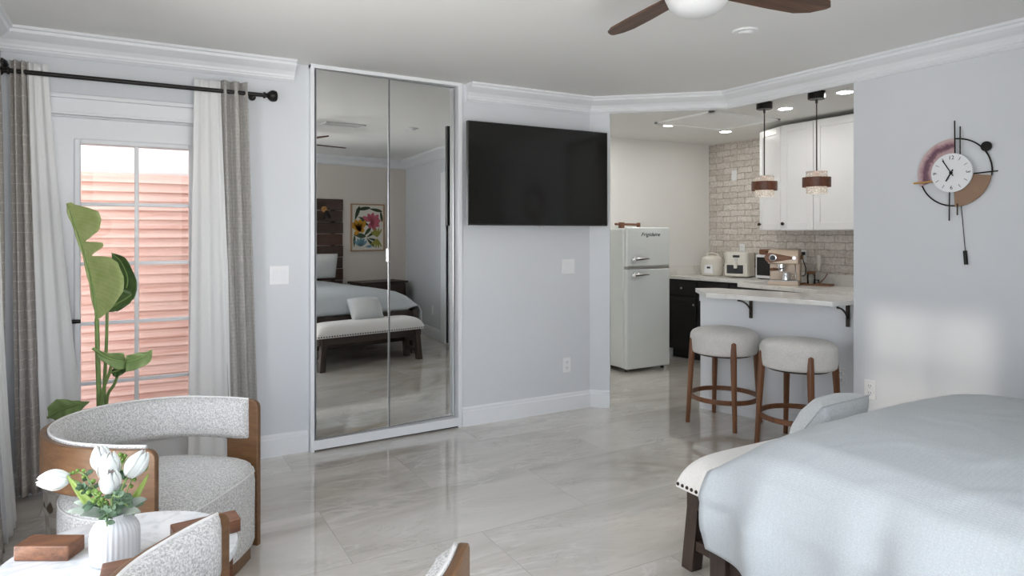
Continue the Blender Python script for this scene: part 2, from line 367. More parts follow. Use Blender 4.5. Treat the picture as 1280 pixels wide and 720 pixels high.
# ------------------------------------------------------------------ mesh builder
class MB:
    def __init__(s):
        s.v = []; s.f = []; s.uv = {}
    def add(s, vs, fs):
        o = len(s.v); s.v += [tuple(p) for p in vs]; s.f += [tuple(i + o for i in f) for f in fs]; return o
    def box(s, x0, x1, y0, y1, z0, z1, mat=None):
        vs = [(x, y, z) for z in (z0, z1) for y in (y0, y1) for x in (x0, x1)]
        if mat is not None: vs = [tuple(mat @ Vector(p)) for p in vs]
        s.add(vs, [(0, 2, 3, 1), (4, 5, 7, 6), (0, 1, 5, 4), (2, 6, 7, 3), (0, 4, 6, 2), (1, 3, 7, 5)]); return s
    def prism(s, poly, z0, z1, mat=None):
        a = sum(poly[i][0] * poly[(i + 1) % len(poly)][1] - poly[(i + 1) % len(poly)][0] * poly[i][1] for i in range(len(poly)))
        if a < 0: poly = poly[::-1]
        n = len(poly)
        vs = [(x, y, z0) for x, y in poly] + [(x, y, z1) for x, y in poly]
        if mat is not None: vs = [tuple(mat @ Vector(p)) for p in vs]
        s.add(vs, [tuple(range(n - 1, -1, -1)), tuple(range(n, 2 * n))] + [(i, (i + 1) % n, n + (i + 1) % n, n + i) for i in range(n)]); return s
    def lathe(s, prof, c=(0, 0, 0), n=32, rib=0, ribn=0, mat=None, cap=True):
        vs = []
        for r, z in prof:
            for i in range(n):
                a = 2 * PI * i / n
                rr = r * (1 + rib * math.cos(ribn * a)) if ribn else r
                p = Vector((c[0] + rr * math.cos(a), c[1] + rr * math.sin(a), c[2] + z))
                vs.append(mat @ p if mat is not None else p)
        fs = []
        for j in range(len(prof) - 1):
            for i in range(n):
                k = (i + 1) % n
                fs.append((j * n + i, j * n + k, (j + 1) * n + k, (j + 1) * n + i))
        if cap:
            fs.append(tuple(range(n - 1, -1, -1))); fs.append(tuple(range((len(prof) - 1) * n, len(prof) * n)))
        s.add(vs, fs); return s
    def cyl(s, p0, p1, r0, r1=None, n=16):
        return s.tube([p0, p1], [r0, r0 if r1 is None else r1], n)
    def tube(s, pts, r, n=10, closed=False):
        pts = [Vector(p) for p in pts]
        if isinstance(r, (int, float)): r = [r] * len(pts)
        m = len(pts); up = Vector((0, 0, 1)); vs = []; prev = None
        for i, p in enumerate(pts):
            if closed: t = (pts[(i + 1) % m] - pts[i - 1]).normalized()
            else: t = (pts[min(i + 1, m - 1)] - pts[max(i - 1, 0)]).normalized()
            if prev is None:
                a = up if abs(t.z) < .9 else Vector((1, 0, 0))
                u = t.cross(a).normalized()
            else:
                u = (prev - t * prev.dot(t)).normalized()
            prev = u; w = t.cross(u)
            for k in range(n):
                q = 2 * PI * k / n
                vs.append(p + (u * math.cos(q) + w * math.sin(q)) * r[i])
        fs = []
        for j in range(m if closed else m - 1):
            for k in range(n):
                l = (k + 1) % n; jn = (j + 1) % m
                fs.append((j * n + k, j * n + l, jn * n + l, jn * n + k))
        if not closed:
            fs.append(tuple(range(n - 1, -1, -1))); fs.append(tuple(range((m - 1) * n, m * n)))
        s.add(vs, fs); return s
    def ball(s, c, r, sx=1, sy=1, sz=1, n=16, m=10, mat=None):
        prof = [(max(1e-4, math.sin(PI * j / m)), -math.cos(PI * j / m)) for j in range(m + 1)]
        T = Matrix.Translation(c) @ (mat if mat is not None else Matrix.Identity(4)) @ Matrix.Diagonal((r * sx, r * sy, r * sz, 1))
        s.lathe(prof, n=n, mat=T); return s
    def grid(s, fn, nu, nv, uvs=None):
        o = len(s.v)
        for j in range(nv + 1):
            for i in range(nu + 1):
                s.v.append(tuple(fn(i / nu, j / nv)))
                if uvs: s.uv[len(s.v) - 1] = uvs(i / nu, j / nv)
        for j in range(nv):
            for i in range(nu):
                a = o + j * (nu + 1) + i
                s.f.append((a, a + 1, a + nu + 2, a + nu + 1))
        return s
    def strip(s, pts, sections):
        # sections: list over pts of equal-length cross-section point lists -> closed skin with end caps
        n = len(sections[0]); vs = [p for sec in sections for p in sec]; fs = []
        for j in range(len(sections) - 1):
            for k in range(n):
                l = (k + 1) % n
                fs.append((j * n + k, j * n + l, (j + 1) * n + l, (j + 1) * n + k))
        fs.append(tuple(range(n - 1, -1, -1))); fs.append(tuple(range((len(sections) - 1) * n, len(sections) * n)))
        s.add(vs, fs); return s
    def build(s, name, mat, parent=None, loc=(0, 0, 0), rot=(0, 0, 0), smooth=None, bevel=0, seg=2, solid=0, subsurf=0):
        me = bpy.data.meshes.new(name); me.from_pydata(s.v, [], s.f); me.update()
        if s.uv:
            l = me.uv_layers.new(name='UVMap')
            for lp in me.loops: l.data[lp.index].uv = s.uv.get(lp.vertex_index, (0, 0))
        b = bmesh.new(); b.from_mesh(me); bmesh.ops.recalc_face_normals(b, faces=b.faces); b.to_mesh(me); b.free()
        me.materials.append(mat)
        o = bpy.data.objects.new(name, me); COL.objects.link(o)
        o.location = loc; o.rotation_euler = rot
        if parent: o.parent = parent
        if smooth:
            for p in me.polygons: p.use_smooth = True
            if smooth < 180:
                me.set_sharp_from_angle(angle=R(smooth))
        if solid:
            q = o.modifiers.new('thickness', 'SOLIDIFY'); q.thickness = solid; q.offset = 0
        if bevel:
            q = o.modifiers.new('edge', 'BEVEL'); q.width = bevel; q.segments = seg; q.limit_method = 'ANGLE'; q.angle_limit = R(40)
        if subsurf:
            q = o.modifiers.new('sub', 'SUBSURF'); q.levels = subsurf; q.render_levels = subsurf
        return o

def tag(o, label, cat, group=None):
    o['label'] = label; o['category'] = cat
    if group: o['group'] = group
    return o
def thing(name, label, cat, loc=(0, 0, 0), rz=0, group=None):
    o = bpy.data.objects.new(name, None); COL.objects.link(o); o.location = loc; o.rotation_euler = (0, 0, rz)
    o.empty_display_size = .1
    return tag(o, label, cat, group)
def struct(o):
    o['kind'] = 'structure'; return o
def dup(root, loc, rz, label, group=None):
    r = root.copy(); COL.objects.link(r); r.location = loc; r.rotation_euler = (0, 0, rz); r['label'] = label
    if group: r['group'] = group
    for ch in list(root.children):
        c = ch.copy(); COL.objects.link(c); c.parent = r
        for g in list(ch.children):
            d = g.copy(); COL.objects.link(d); d.parent = c
    return r
def text_obj(name, body, size, mat, parent, M4, extrude=.0008, shear=0, align='CENTER', sx=1):
    cu = bpy.data.curves.new(name, 'FONT'); cu.body = body; cu.size = size; cu.align_x = align; cu.align_y = 'CENTER'; cu.extrude = extrude; cu.shear = shear
    t = bpy.data.objects.new(name, cu); COL.objects.link(t)
    dg = bpy.context.evaluated_depsgraph_get()
    me = bpy.data.meshes.new_from_object(t.evaluated_get(dg)); me.name = name
    bpy.data.objects.remove(t); bpy.data.curves.remove(cu)
    me.transform(Matrix.Diagonal((sx, 1, 1, 1))); me.transform(M4)
    me.materials.clear(); me.materials.append(mat)
    o = bpy.data.objects.new(name, me); COL.objects.link(o)
    if parent: o.parent = parent
    return o
def catmull(pts, n):
    out = []; P = [Vector(p) for p in pts]
    P = [P[0] * 2 - P[1]] + P + [P[-1] * 2 - P[-2]]
    for i in range(1, len(P) - 2):
        for k in range(n):
            t = k / n
            a, b, c, d = P[i - 1], P[i], P[i + 1], P[i + 2]
            out.append(.5 * ((2 * b) + (c - a) * t + (2 * a - 5 * b + 4 * c - d) * t * t + (3 * b - a - 3 * c + d) * t ** 3))
    out.append(P[-2].copy()); return out
def pw(t, pts):
    for (a, x), (b, y) in zip(pts, pts[1:]):
        if t <= b: return x + (y - x) * max(0, (t - a)) / (b - a) if b > a else y
    return pts[-1][1]

# ------------------------------------------------------------------ room shell.  x runs along the front wall, y away from the viewer
CZ = 2.44
KZ = 2.40
XL = -3.80
YB = -4.66
XB = .78
C2 = Vector((.78, -.70))
hd = C2.normalized()                      # chamfer direction
fl = MB(); fl.prism([(XL - .2, YB - .2), (1.6, YB - .2), (3.0, -2.6), (3.0, 1.6), (.2, 1.6), (.2, .15), (XL - .2, .15)], -.06, 0)
struct(fl.build('floor', M['floor']))
ce = MB(); ce.prism([(XL - .2, YB - .2), (1.5, YB - .2), (.95, -1.5), (.86, -.64), (.08, .06), (.08, .3), (XL - .2, .3)], CZ, CZ + .06)
struct(ce.build('ceiling', M['ceil']))
kc = MB(); kc.prism([(.12, .1), (.86, -.62), (.88, -2.35), (2.9, -2.35), (2.9, 1.5), (.12, 1.5)], KZ, KZ + .12)
struct(kc.build('ceiling_kitchen', M['wall_kitchen']))
# front wall (door, mirror closet, television)
DX0, DX1, DZ = -3.55, -2.725, 2.02
MX0, MX1, MZ = -2.165, -1.150, 2.425
w = MB()
for x0, x1, z0, z1 in ((XL - .2, DX0, 0, CZ), (DX0, DX1, DZ, CZ), (DX1, MX0, 0, CZ), (MX0, MX1, MZ, CZ), (MX1, 0, 0, CZ)):
    w.box(x0, x1, 0, .13, z0, z1)
w.box(MX0 - .02, MX1 + .02, .22, .25, 0, CZ); w.box(MX0 - .03, MX0 - .005, .12, .25, 0, CZ); w.box(MX1 + .005, MX1 + .03, .12, .25, 0, CZ)
struct(w.build('wall_front', M['wall']))
# short angled wall to the kitchen opening + header above the opening
e = hd * .16
nrm = Vector((.64, .77)) * .13         # away from the viewer
w = MB(); w.prism([(0, 0), (e.x, e.y), (e.x + nrm.x, e.y + nrm.y), (0, .13)], 0, CZ)
struct(w.build('wall_angled', M['wall']))
HZ = 2.345
w = MB(); w.prism([(e.x, e.y), (C2.x, C2.y), (C2.x, -1.722), (C2.x + .12, -1.722), (C2.x + .12, C2.y + .05), (e.x + nrm.x, e.y + nrm.y)], HZ, CZ)
struct(w.build('wall_header', M['wall']))
# right wall, closet door in it, flared piece to the back corner
w = MB(); w.box(XB, XB + .37, -2.70, -1.722, 0, CZ); w.box(XB, XB + .13, -2.95, -2.70, 2.05, CZ)
w.prism([(XB, -2.95), (1.2, YB), (1.33, YB), (XB + .13, -2.95)], 0, CZ)
struct(w.build('wall_right', M['wall']))
w = MB(); w.box(-1.55, 1.35, YB - .13, YB, 0, CZ); w.box(XL - .13, -3.65, YB - .13, YB, 0, CZ)
w.box(-3.65, -1.55, YB - .13, YB, 2.16, CZ); w.box(-3.65, -1.55, YB - .13, YB, 0, .25)
struct(w.build('wall_back', M['taupe']))
WY0, WY1, WZ0, WZ1 = -4.40, -1.66, .12, 2.16
w = MB()
w.box(XL - .13, XL, YB, WY0, 0, CZ); w.box(XL - .13, XL, WY1, .13, 0, CZ); w.box(XL - .13, XL, WY0, WY1, 0, WZ0); w.box(XL - .13, XL, WY0, WY1, WZ1, CZ)
struct(w.build('wall_left', M['wall']))
# kitchen walls
BY = 1.33
w = MB(); w.box(.1, 2.8, BY, BY + .1, 0, KZ); w.box(.06, .14, .131, BY, 0, KZ)
struct(w.build('wall_kitchen_back', M['wall_kitchen']))
w = MB(); w.box(2.68, 2.80, .156, BY, 0, KZ); w.box(2.35, 2.80, -2.35, .156, 0, KZ)
struct(w.build('wall_kitchen_brick', M['brick']))
w = MB(); w.box(1.0, 2.5, -2.45, -2.35, 0, KZ)
struct(w.build('wall_kitchen_end', M['wall_kitchen']))
# half wall under the bar counter
H0 = Vector((.74, -.46)); H1 = Vector((1.13, -1.70)); hw = (H1 - H0).normalized(); hn = Vector((-hw.y, hw.x))
if hn.x < 0: hn = -hn
w = MB(); w.prism([tuple(H0), tuple(H1), tuple(H1 + hn * .12), tuple(H0 + hn * .12)], 0, .91)
struct(w.build('wall_bar', M['trim']))

# baseboards
def baseboard(name, p0, p1, side, h=.135, t=.016):
    p0 = Vector(p0); p1 = Vector(p1); d = (p1 - p0).normalized(); n = Vector((-d.y, d.x)) * side
    prof = [(0, 0), (t, 0), (t, h - .03), (t * .75, h - .025), (t * .7, h - .01), (t * .35, h), (0, h)]
    m = MB(); m.strip(None, [[(p.x + n.x * a, p.y + n.y * a, z) for a, z in prof] for p in (p0, p1)])
    return struct(m.build(name, M['trim']))
baseboard('baseboard_front', (DX1 + .09, 0), (MX0 - .025, 0), -1)
baseboard('baseboard_front.001', (MX1 + .03, 0), (.006, 0), -1)
baseboard('baseboard_front.002', (XL, 0), (DX0 - .09, 0), -1)
baseboard('baseboard_angled', (0, 0), tuple(e), -1)
baseboard('baseboard_right', (XB, -1.722), (XB, -2.68), -1)
baseboard('baseboard_right.001', (XB + .03, -3.07), (1.2, YB), -1)
baseboard('baseboard_kitchen', (1.0, BY), (2.2, BY), -1)
baseboard('baseboard_bar', tuple(H0), tuple(H1), -1 if Vector((-hw.y, hw.x)).dot(Vector((-1, 0))) < 0 else 1, .09)
baseboard('baseboard_left', (XL, YB), (XL, -.02), -1)
# crown moulding: profile (out from wall, down from ceiling)
cp = [(0, 0), (.115, 0), (.115, -.014), (.103, -.018), (.098, -.032), (.075, -.048), (.050, -.062), (.034, -.082), (.030, -.094), (.024, -.097), (.024, -.106), (.016, -.112), (.010, -.118), (0, -.120)]
def crown(name, path, cap=True):
    P = [Vector(p) for p in path]; secs = []
    for i, p in enumerate(P):
        dirs = []
        if i > 0: dirs.append((P[i] - P[i - 1]).normalized())
        if i < len(P) - 1: dirs.append((P[i + 1] - P[i]).normalized())
        ns = [Vector((d.y, -d.x)) for d in dirs]
        n = sum(ns, Vector((0, 0))).normalized(); k = 1 / max(.3, n.dot(ns[0]))
        secs.append([(p.x + n.x * a * k, p.y + n.y * a * k, CZ + z) for a, z in cp])
    m = MB(); m.strip(None, secs); return struct(m.build(name, M['trim']))
def crown_ret(name, path, end):
    # crown with a mitred return back to the wall at one end
    return crown(name, path)
crown('trim_1', [(XL, 0), (-2.28, 0)])
crown('trim_2', [(-1.09, 0), (0, 0), (C2.x, C2.y), (C2.x, -2.95), (1.2, YB)])
crown('trim_3', [(1.2, YB), (XL, YB)])
crown('trim_4', [(XL, YB), (XL, 0)])
# attic hatch in the kitchen ceiling
hq = [(1.03, -.27), (1.02, .36), (1.90, .40), (1.80, -.30)]
m = MB(); m.prism([(1.05, -.28), (1.05, .38), (1.86, .38), (1.86, -.28)], KZ - .006, KZ)
for a in ((1.03, 1.07, -.30, .40), (1.84, 1.88, -.30, .40), (1.03, 1.88, -.30, -.26), (1.03, 1.88, .36, .40)):
    m.box(a[0], a[1], a[2], a[3], KZ - .018, KZ)
hatch = m.build('ceiling_hatch', M['ceil'], bevel=.003); tag(hatch, 'flat square access panel framed in the kitchen ceiling', 'hatch')

# ------------------------------------------------------------------ glazed door and outside
d1 = bpy.data.objects.new('door_1', None); COL.objects.link(d1); d1.location = ((DX0 + DX1) / 2, 0, 0); d1['kind'] = 'structure'
def rel(o, parent):
    o.parent = parent; o.matrix_parent_inverse = Matrix.Translation(parent.location).inverted(); return o
GX0, GX1, GZ0, GZ1 = -3.405, -2.868, .218, 1.868
m = MB(); y0, y1 = .045, .09
for a in ((DX0 + .005, GX0, .01, DZ - .005), (GX1, DX1 - .005, .01, DZ - .005), (GX0, GX1, .01, GZ0), (GX0, GX1, GZ1, DZ - .005)):
    m.box(a[0], a[1], y0, y1, a[2], a[3])
rel(m.build('door_leaf', M['white_gloss']), d1)
m = MB()
for a in ((GX0 - .03, GX0, GZ0 - .03, GZ1 + .03), (GX1, GX1 + .03, GZ0 - .03, GZ1 + .03), (GX0, GX1, GZ0 - .03, GZ0), (GX0, GX1, GZ1, GZ1 + .03)):
    m.box(a[0], a[1], .028, .05, a[2], a[3])
rel(m.build('glazing_frame', M['trim'], bevel=.008), d1)
m = MB(); xm = (GX0 + GX1) / 2
m.box(xm - .011, xm + .011, .035, .06, GZ0, GZ1)
for k in range(1, 5):
    z = GZ0 + (GZ1 - GZ0) * k / 5; m.box(GX0, GX1, .036, .059, z - .010, z + .010)
rel(m.build('muntin', M['white_gloss'], bevel=.004), d1)
m = MB(); m.box(GX0, GX1, .064, .068, GZ0, GZ1); rel(m.build('glass', M['glass']), d1)
m = MB()
m.box(DX0 - .085, DX0, -.018, 0, 0, DZ + .0); m.box(DX1, DX1 + .085, -.018, 0, 0, DZ)
m.box(DX0 - .085, DX1 + .085, -.018, 0, DZ - .004, DZ + .085); m.box(DX0 - .095, DX1 + .095, -.030, 0, DZ + .085, DZ + .108); m.box(DX0 - .085, DX1 + .085, -.024, 0, DZ - .004, DZ + .014)
m.box(DX0, DX0 + .012, 0, .13, 0, DZ); m.box(DX1 - .012, DX1, 0, .13, 0, DZ); m.box(DX0, DX1, 0, .13, DZ - .012, DZ)
rel(m.build('door_casing', M['trim'], bevel=.004), d1)
m = MB(); m.cyl((-3.485, .045, .90), (-3.485, -.012, .90), .024); m.tube([(-3.485, -.010, .90), (-3.46, -.014, .90), (-3.40, -.014, .90)], [.012, .012, .010])
rel(m.build('door_handle', M['black_metal'], smooth=50), d1)
# outside: siding wall, pale upper wall, patio slab, added blocker holding sky light off the passage
m = MB()
for k in range(26):
    z = k * .0706; m.prism([(1.572, z), (1.605, z), (1.605, z + .0706), (1.592, z + .0706)], 0, 4.2, Matrix(((0, 0, 1, -5.6), (1, 0, 0, 0), (0, 1, 0, 0), (0, 0, 0, 1))))
struct(m.build('wall_outside_siding', M['siding']))
m = MB(); m.box(-5.6, -1.4, 1.62, 1.75, 0, 3.2); struct(m.build('wall_outside', M['stucco']))
m = MB(); m.box(-5.6, -1.4, .14, 1.02, 2.75, 2.85); m.box(-5.6, -5.5, .14, 1.6, -.1, 2.85); m.box(-1.5, -1.4, .30, 1.6, -.1, 2.85); struct(m.build('sky_blocker', M['stucco']))  # added slabs above and at both ends, unseen, to cut the sky light
m = MB(); m.box(-5.6, -1.4, .131, 1.62, -.1, .0); struct(m.build('ground_patio', M['patio']))

# left-hand window (glazed patio doors) and added back window, both out of frame, letting the daylight in
def window(name, along, c, a0, a1, z0, z1, cols, rows):
    r = bpy.data.objects.new(name, None); COL.objects.link(r); r['kind'] = 'structure'
    f = MB(); g = MB()
    def bx(mb, p, q, zz0, zz1, t0, t1):
        if along == 'y': mb.box(c - t1, c - t0, p, q, zz0, zz1)
        else: mb.box(p, q, c - t1, c - t0, zz0, zz1)
    for p, q, s, t in ((a0, a0 + .07, z0, z1), (a1 - .07, a1, z0, z1), (a0, a1, z0, z0 + .08), (a0, a1, z1 - .07, z1)): bx(f, p, q, s, t, .02, .10)
    for k in range(1, cols):
        x = a0 + (a1 - a0) * k / cols; wd = .05 if k == cols // 2 else .014
        bx(f, x - wd, x + wd, z0, z1, .035, .085)
    for k in range(1, rows):
        z = z0 + (z1 - z0) * k / rows; bx(f, a0, a1, z - .012, z + .012, .04, .08)
    bx(g, a0, a1, z0, z1, .058, .062)
    f.build('window_frame', M['trim'], r); g.build('window_glass', M['glass'], r)
window('window_1', 'y', XL, WY0, WY1, WZ0, WZ1, 6, 5)
window('added_back_window', 'x', YB, -3.65, -1.55, .25, 2.16, 4, 4)  # added behind the camera to bring frontal light onto the front wall

# ------------------------------------------------------------------ curtains
def curtain(name, label, mat, top, bot, z0, z1, folds, amp, y=None, yb=None, axis='x', th=.002, cat='curtain', group=None, ph=0, amp_b=None, grommets=None):
    (a0, a1), (b0, b1) = top, bot
    base = y
    def P(s, t):
        t2 = t
        a = a0 + (a1 - a0) * s; b = b0 + (b1 - b0) * s
        u = a + (b - a) * (t2 ** 1.15)
        A = amp * (1 + ((amp_b or 1) - 1) * t2)
        sw = 2 * PI * folds * s + ph
        off = A * (math.sin(sw) + .22 * math.sin(2.3 * sw + 2.5 * t2 + ph)) + .008 * math.sin(5 * t2 + 3 * s)
        z = z1 + (z0 - z1) * t2
        yy = base + (0 if yb is None else (yb - base) * t2 ** 1.3) + off
        return (u, yy, z) if axis == 'x' else (yy, u, z)
    L = abs(a1 - a0) * 3
    m = MB(); m.grid(P, max(24, int(folds * 14)), 40, lambda s, t: (s * L, (1 - t) * (z1 - z0)))
    o = m.build(name, mat, None, smooth=180, solid=th)
    return tag(o, label, cat, group)
RZ = 2.205
curtain('curtain', 'dark grey striped curtain panel gathered left of the glazed door', M['curtain_dark'], (-3.700, -3.622), (-3.672, -3.560), .03, 2.262, 2.5, .026, -.10)
curtain('sheer_curtain', 'white sheer curtain fanning out left of the glazed door', M['sheer'], (-3.628, -3.540), (-3.56, -3.355), .03, 2.258, 2.2, .007, -.095, amp_b=1.3)
curtain('sheer_curtain', 'white sheer curtain fanning out right of the glazed door', M['sheer'], (-2.850, -2.712), (-2.885, -2.62), .03, 2.262, 2.6, .007, -.095, amp_b=1.4)
curtain('curtain', 'light grey slub curtain panel right of the glazed door', M['curtain_light'], (-2.722, -2.568), (-2.655, -2.500), .03, 2.268, 2.6, .026, -.10, ph=1)
# left wall curtains, at the corner end of the patio window
curtain('curtain', 'dark grey striped curtain in the left corner, set furthest back', M['curtain_dark'], (-.10, -.40), (-.10, -.40), .03, 2.3, 3.2, .018, -3.755, -3.705, 'y')
curtain('sheer_curtain', 'white sheer curtain bunched at the left edge between dark drapes', M['sheer'], (-.42, -.76), (-.42, -.72), .03, 2.3, 3.2, .020, -3.745, -3.650, 'y', amp_b=1.5)
curtain('curtain', 'dark grey striped curtain nearest the marble table at the left edge', M['curtain_dark'], (-.78, -1.16), (-.75, -1.12), .02, 2.3, 3.6, .020, -3.745, -3.640, 'y')
curtain('sheer_curtain', 'white sheer curtain added unseen across the near half of the patio window to soften daylight', M['sheer'], (-2.42, -4.32), (-2.38, -4.32), .03, 2.3, 11, .03, -3.74, -3.70, 'y')  # added out of view to dim the daylight reaching the bed side
# rods
def rod(label, p0, p1, wall):
    p0 = Vector(p0); p1 = Vector(p1); d = (p1 - p0).normalized()
    r = thing('curtain_rod', label, 'curtain rod', tuple(p0))
    L = (p1 - p0).length
    q = MB(); q.cyl((0, 0, 0), tuple(d * L), .0125); q.build('rod', M['black_metal'], r, smooth=50)
    for sgn, at in ((-1, 0), (1, L)):
        rot = Matrix.Translation(d * at) @ (d * sgn).to_track_quat('Z', 'Y').to_matrix().to_4x4()
        f = MB(); f.lathe([(.012, -.002), (.019, 0), (.019, .010), (.014, .014), (.014, .022), (.024, .030), (.033, .044), (.035, .058), (.031, .074), (.022, .080), (.004, .082)], n=10, mat=rot)
        f.build('finial', M['black_metal'], r, smooth=35)
    for at in (.05, L - .05):
        b = MB(); c = d * at; wn = Vector(wall)
        b.cyl(tuple(c), tuple(c + wn), .007); b.cyl(tuple(c + wn * .93), tuple(c + wn), .022); b.build('bracket', M['black_metal'], r, smooth=50)
    return r
rod('long black curtain rod with round finials above the glazed door', (-3.700, -.10, RZ), (-2.475, -.10, RZ), (0, .10, 0))
rod('black curtain rod on the left wall above the patio window', (-3.745, -4.35, 2.245), (-3.745, -.10, 2.245), (-.055, 0, 0))

# ------------------------------------------------------------------ mirrored closet doors
PH = R(5.0); mdir = Vector((math.cos(PH), math.sin(PH))); mn = Vector((-mdir.y, mdir.x))
mx0 = Vector((-2.158, -.042)); mL = 1.000 / math.cos(PH)
def mbox(mb, s0, s1, t0, t1, z0, z1):
    mb.prism([tuple(mx0 + mdir * s + mn * t) for s, t in ((s0, t0), (s1, t0), (s1, t1), (s0, t1))], z0, z1)
Z0, Z1 = .075, 2.415
for k, (s0, s1, lab) in enumerate(((.006, mL / 2 - .002, 'left mirrored closet door leaf, nearer the glazed door'), (mL / 2 + .002, mL - .004, 'right mirrored closet door leaf, nearer the television'))):
    r = thing('mirror_door', lab, 'mirror door', (*(mx0 + mdir * (s0 + s1) / 2), 0), 0, 'mirrored closet doors')
    q = MB(); mbox(q, s0 + .004, s1 - .004, 0, .004, Z0 + .004, Z1 - .004); rel(q.build('mirror', M['mirror']), r)
    q = MB(); mbox(q, s0, s1, .0045, .022, Z0, Z1); rel(q.build('backing', M['white_gloss']), r)
    q = MB(); mbox(q, s0, s0 + .004, -.004, .006, Z0, Z1); mbox(q, s1 - .004, s1, -.004, .006, Z0, Z1); mbox(q, s0, s1, -.004, .005, Z0, Z0 + .004); mbox(q, s0, s1, -.004, .005, Z1 - .004, Z1)
    rel(q.build('edge_strip', M['steel']), r)
    if k == 0:
        q = MB(); mbox(q, s1 - .012, s1 + .012, -.014, -.006, 1.185, 1.275); rel(q.build('handle_clip', M['chrome'], bevel=.002), r)
fr = MB()
fr.box(MX0 - .022, MX0 + .002, -.056, .2, 0, 2.46); fr.box(MX1 - .002, MX1 + .026, -.018, .2, 0, 2.46 - .022)
fr.prism([(MX0 - .022, -.056), (MX1 + .026, -.018), (MX1 + .026, .2), (MX0 - .022, .2)], MZ - .008, CZ)
fr.prism([(MX0, -.054), (MX1, -.018), (MX1, .08), (MX0, .0)], .012, .072)
struct(fr.build('trim_5', M['trim'], bevel=.002))
g = MB(); g.box(MX0, MX1, .0, .19, .0005, .0115); struct(g.build('gap_shade_strip', M['painted_shade']))  # dark strip painting the shade in the gap under the mirror track

# ------------------------------------------------------------------ television
tv = thing('television', 'large flat black television mounted on the wall beside the mirrored doors', 'television', (-.52, 0, 1.80))
q = MB(); q.box(-.607, .607, -.118, -.085, -.367, .365); q.build('body', M['black'], tv, bevel=.004)
q = MB(); q.box(-.600, .600, -.1195, -.1183, -.355, .358); q.build('screen', M['screen'], tv)
q = MB(); q.box(-.25, .25, -.085, -.05, -.2, .2); q.box(-.12, .12, -.05, -.001, -.15, .15); q.build('wall_mount', M['black_metal'], tv)
q = MB(); q.box(-.02, .02, -.119, -.10, -.374, -.366); q.build('logo_tab', M['steel'], tv)

# switches and outlets (local: plate in the xz plane facing -y)
def switch(label, loc, rz, gangs):
    r = thing('light_switch', label, 'light switch', loc, rz)
    wd = .058 + .046 * (gangs - 1) + .014
    q = MB(); q.box(-wd / 2, wd / 2, -.006, 0, -.058, .058); q.build('plate', M['plate'], r, bevel=.003)
    for g_ in range(gangs):
        x = (g_ - (gangs - 1) / 2) * .046
        q = MB(); q.prism([(-.006, -.033), (-.012, -.033), (-.008, .033), (-.006, .033)], x - .016, x + .016, Matrix(((0, 0, 1, 0), (1, 0, 0, 0), (0, 1, 0, 0), (0, 0, 0, 1))))
        q.build('rocker', M['white_gloss'], r, bevel=.001)
    return r
def outlet(label, loc, rz, blank=False):
    r = thing('wall_outlet' if not blank else 'wall_plate', label, 'outlet' if not blank else 'wall plate', loc, rz)
    q = MB(); q.box(-.036, .036, -.006, 0, -.058, .058); q.build('plate', M['plate'], r, bevel=.003)
    if not blank:
        for dz in (-.022, .022):
            q = MB(); q.lathe([(.017, 0), (.017, .003)], n=20, mat=Matrix.Translation((0, -.006, dz)) @ Matrix.Rotation(R(90), 4, 'X')); s_ = q.build('socket', M['white_gloss'], r, smooth=40)
            q = MB(); q.box(-.008, -.0055, -.0098, -.0088, dz - .002, dz + .008); q.box(.0055, .008, -.0098, -.0088, dz - .002, dz + .008); q.box(-.002, .002, -.0098, -.0088, dz - .011, dz - .007)
            q.build('slot', M['black'], s_)
    return r
switch('white double rocker switch between the light grey curtain and the mirrored doors', (-2.366, 0, 1.117), 0, 2)
switch('white double rocker switch under the television', (-.207, 0, 1.118), 0, 2)
outlet('white wall outlet low on the wall below the television', (-.222, 0, .352), 0)
outlet('white wall outlet on the right wall just above the bed', (XB, -1.832, .42), R(-90))
hp = H0 + hw * 1.04
outlet('white wall outlet on the bar half wall behind the bed pillow', (hp.x, hp.y, .40), math.atan2(hw.y, hw.x))
fw = (Vector((1.2, YB)) - Vector((XB, -2.95))).normalized()
outlet('white wall outlet seen in the mirror on the wall near the nightstand', (XB + .42 * .30, -2.95 - 1.71 * .30, .36), math.atan2(fw.y, fw.x))
outlet('blank white cover plate high on the brick wall', (2.68, .95, 2.02), R(-90), True)
outlet('white wall outlet on the brick wall above the air fryer', (2.68, .837, 1.20), R(-90))
# closet door in the right wall, seen only in the mirror
d2 = bpy.data.objects.new('door_2', None); COL.objects.link(d2); d2['kind'] = 'structure'
q = MB(); q.box(XB + .03, XB + .07, -2.95, -2.70, .01, 2.05); q.build('door_leaf', M['white_gloss'], d2)
q = MB(); q.box(XB - .018, XB + .03, -3.055, -2.95, 0, 2.05); q.box(XB - .018, XB, -3.055, -2.685, 2.05, 2.14); q.box(XB - .018, XB, -2.70, -2.685, 0, 2.05); q.build('door_casing', M['trim'], d2, bevel=.004)

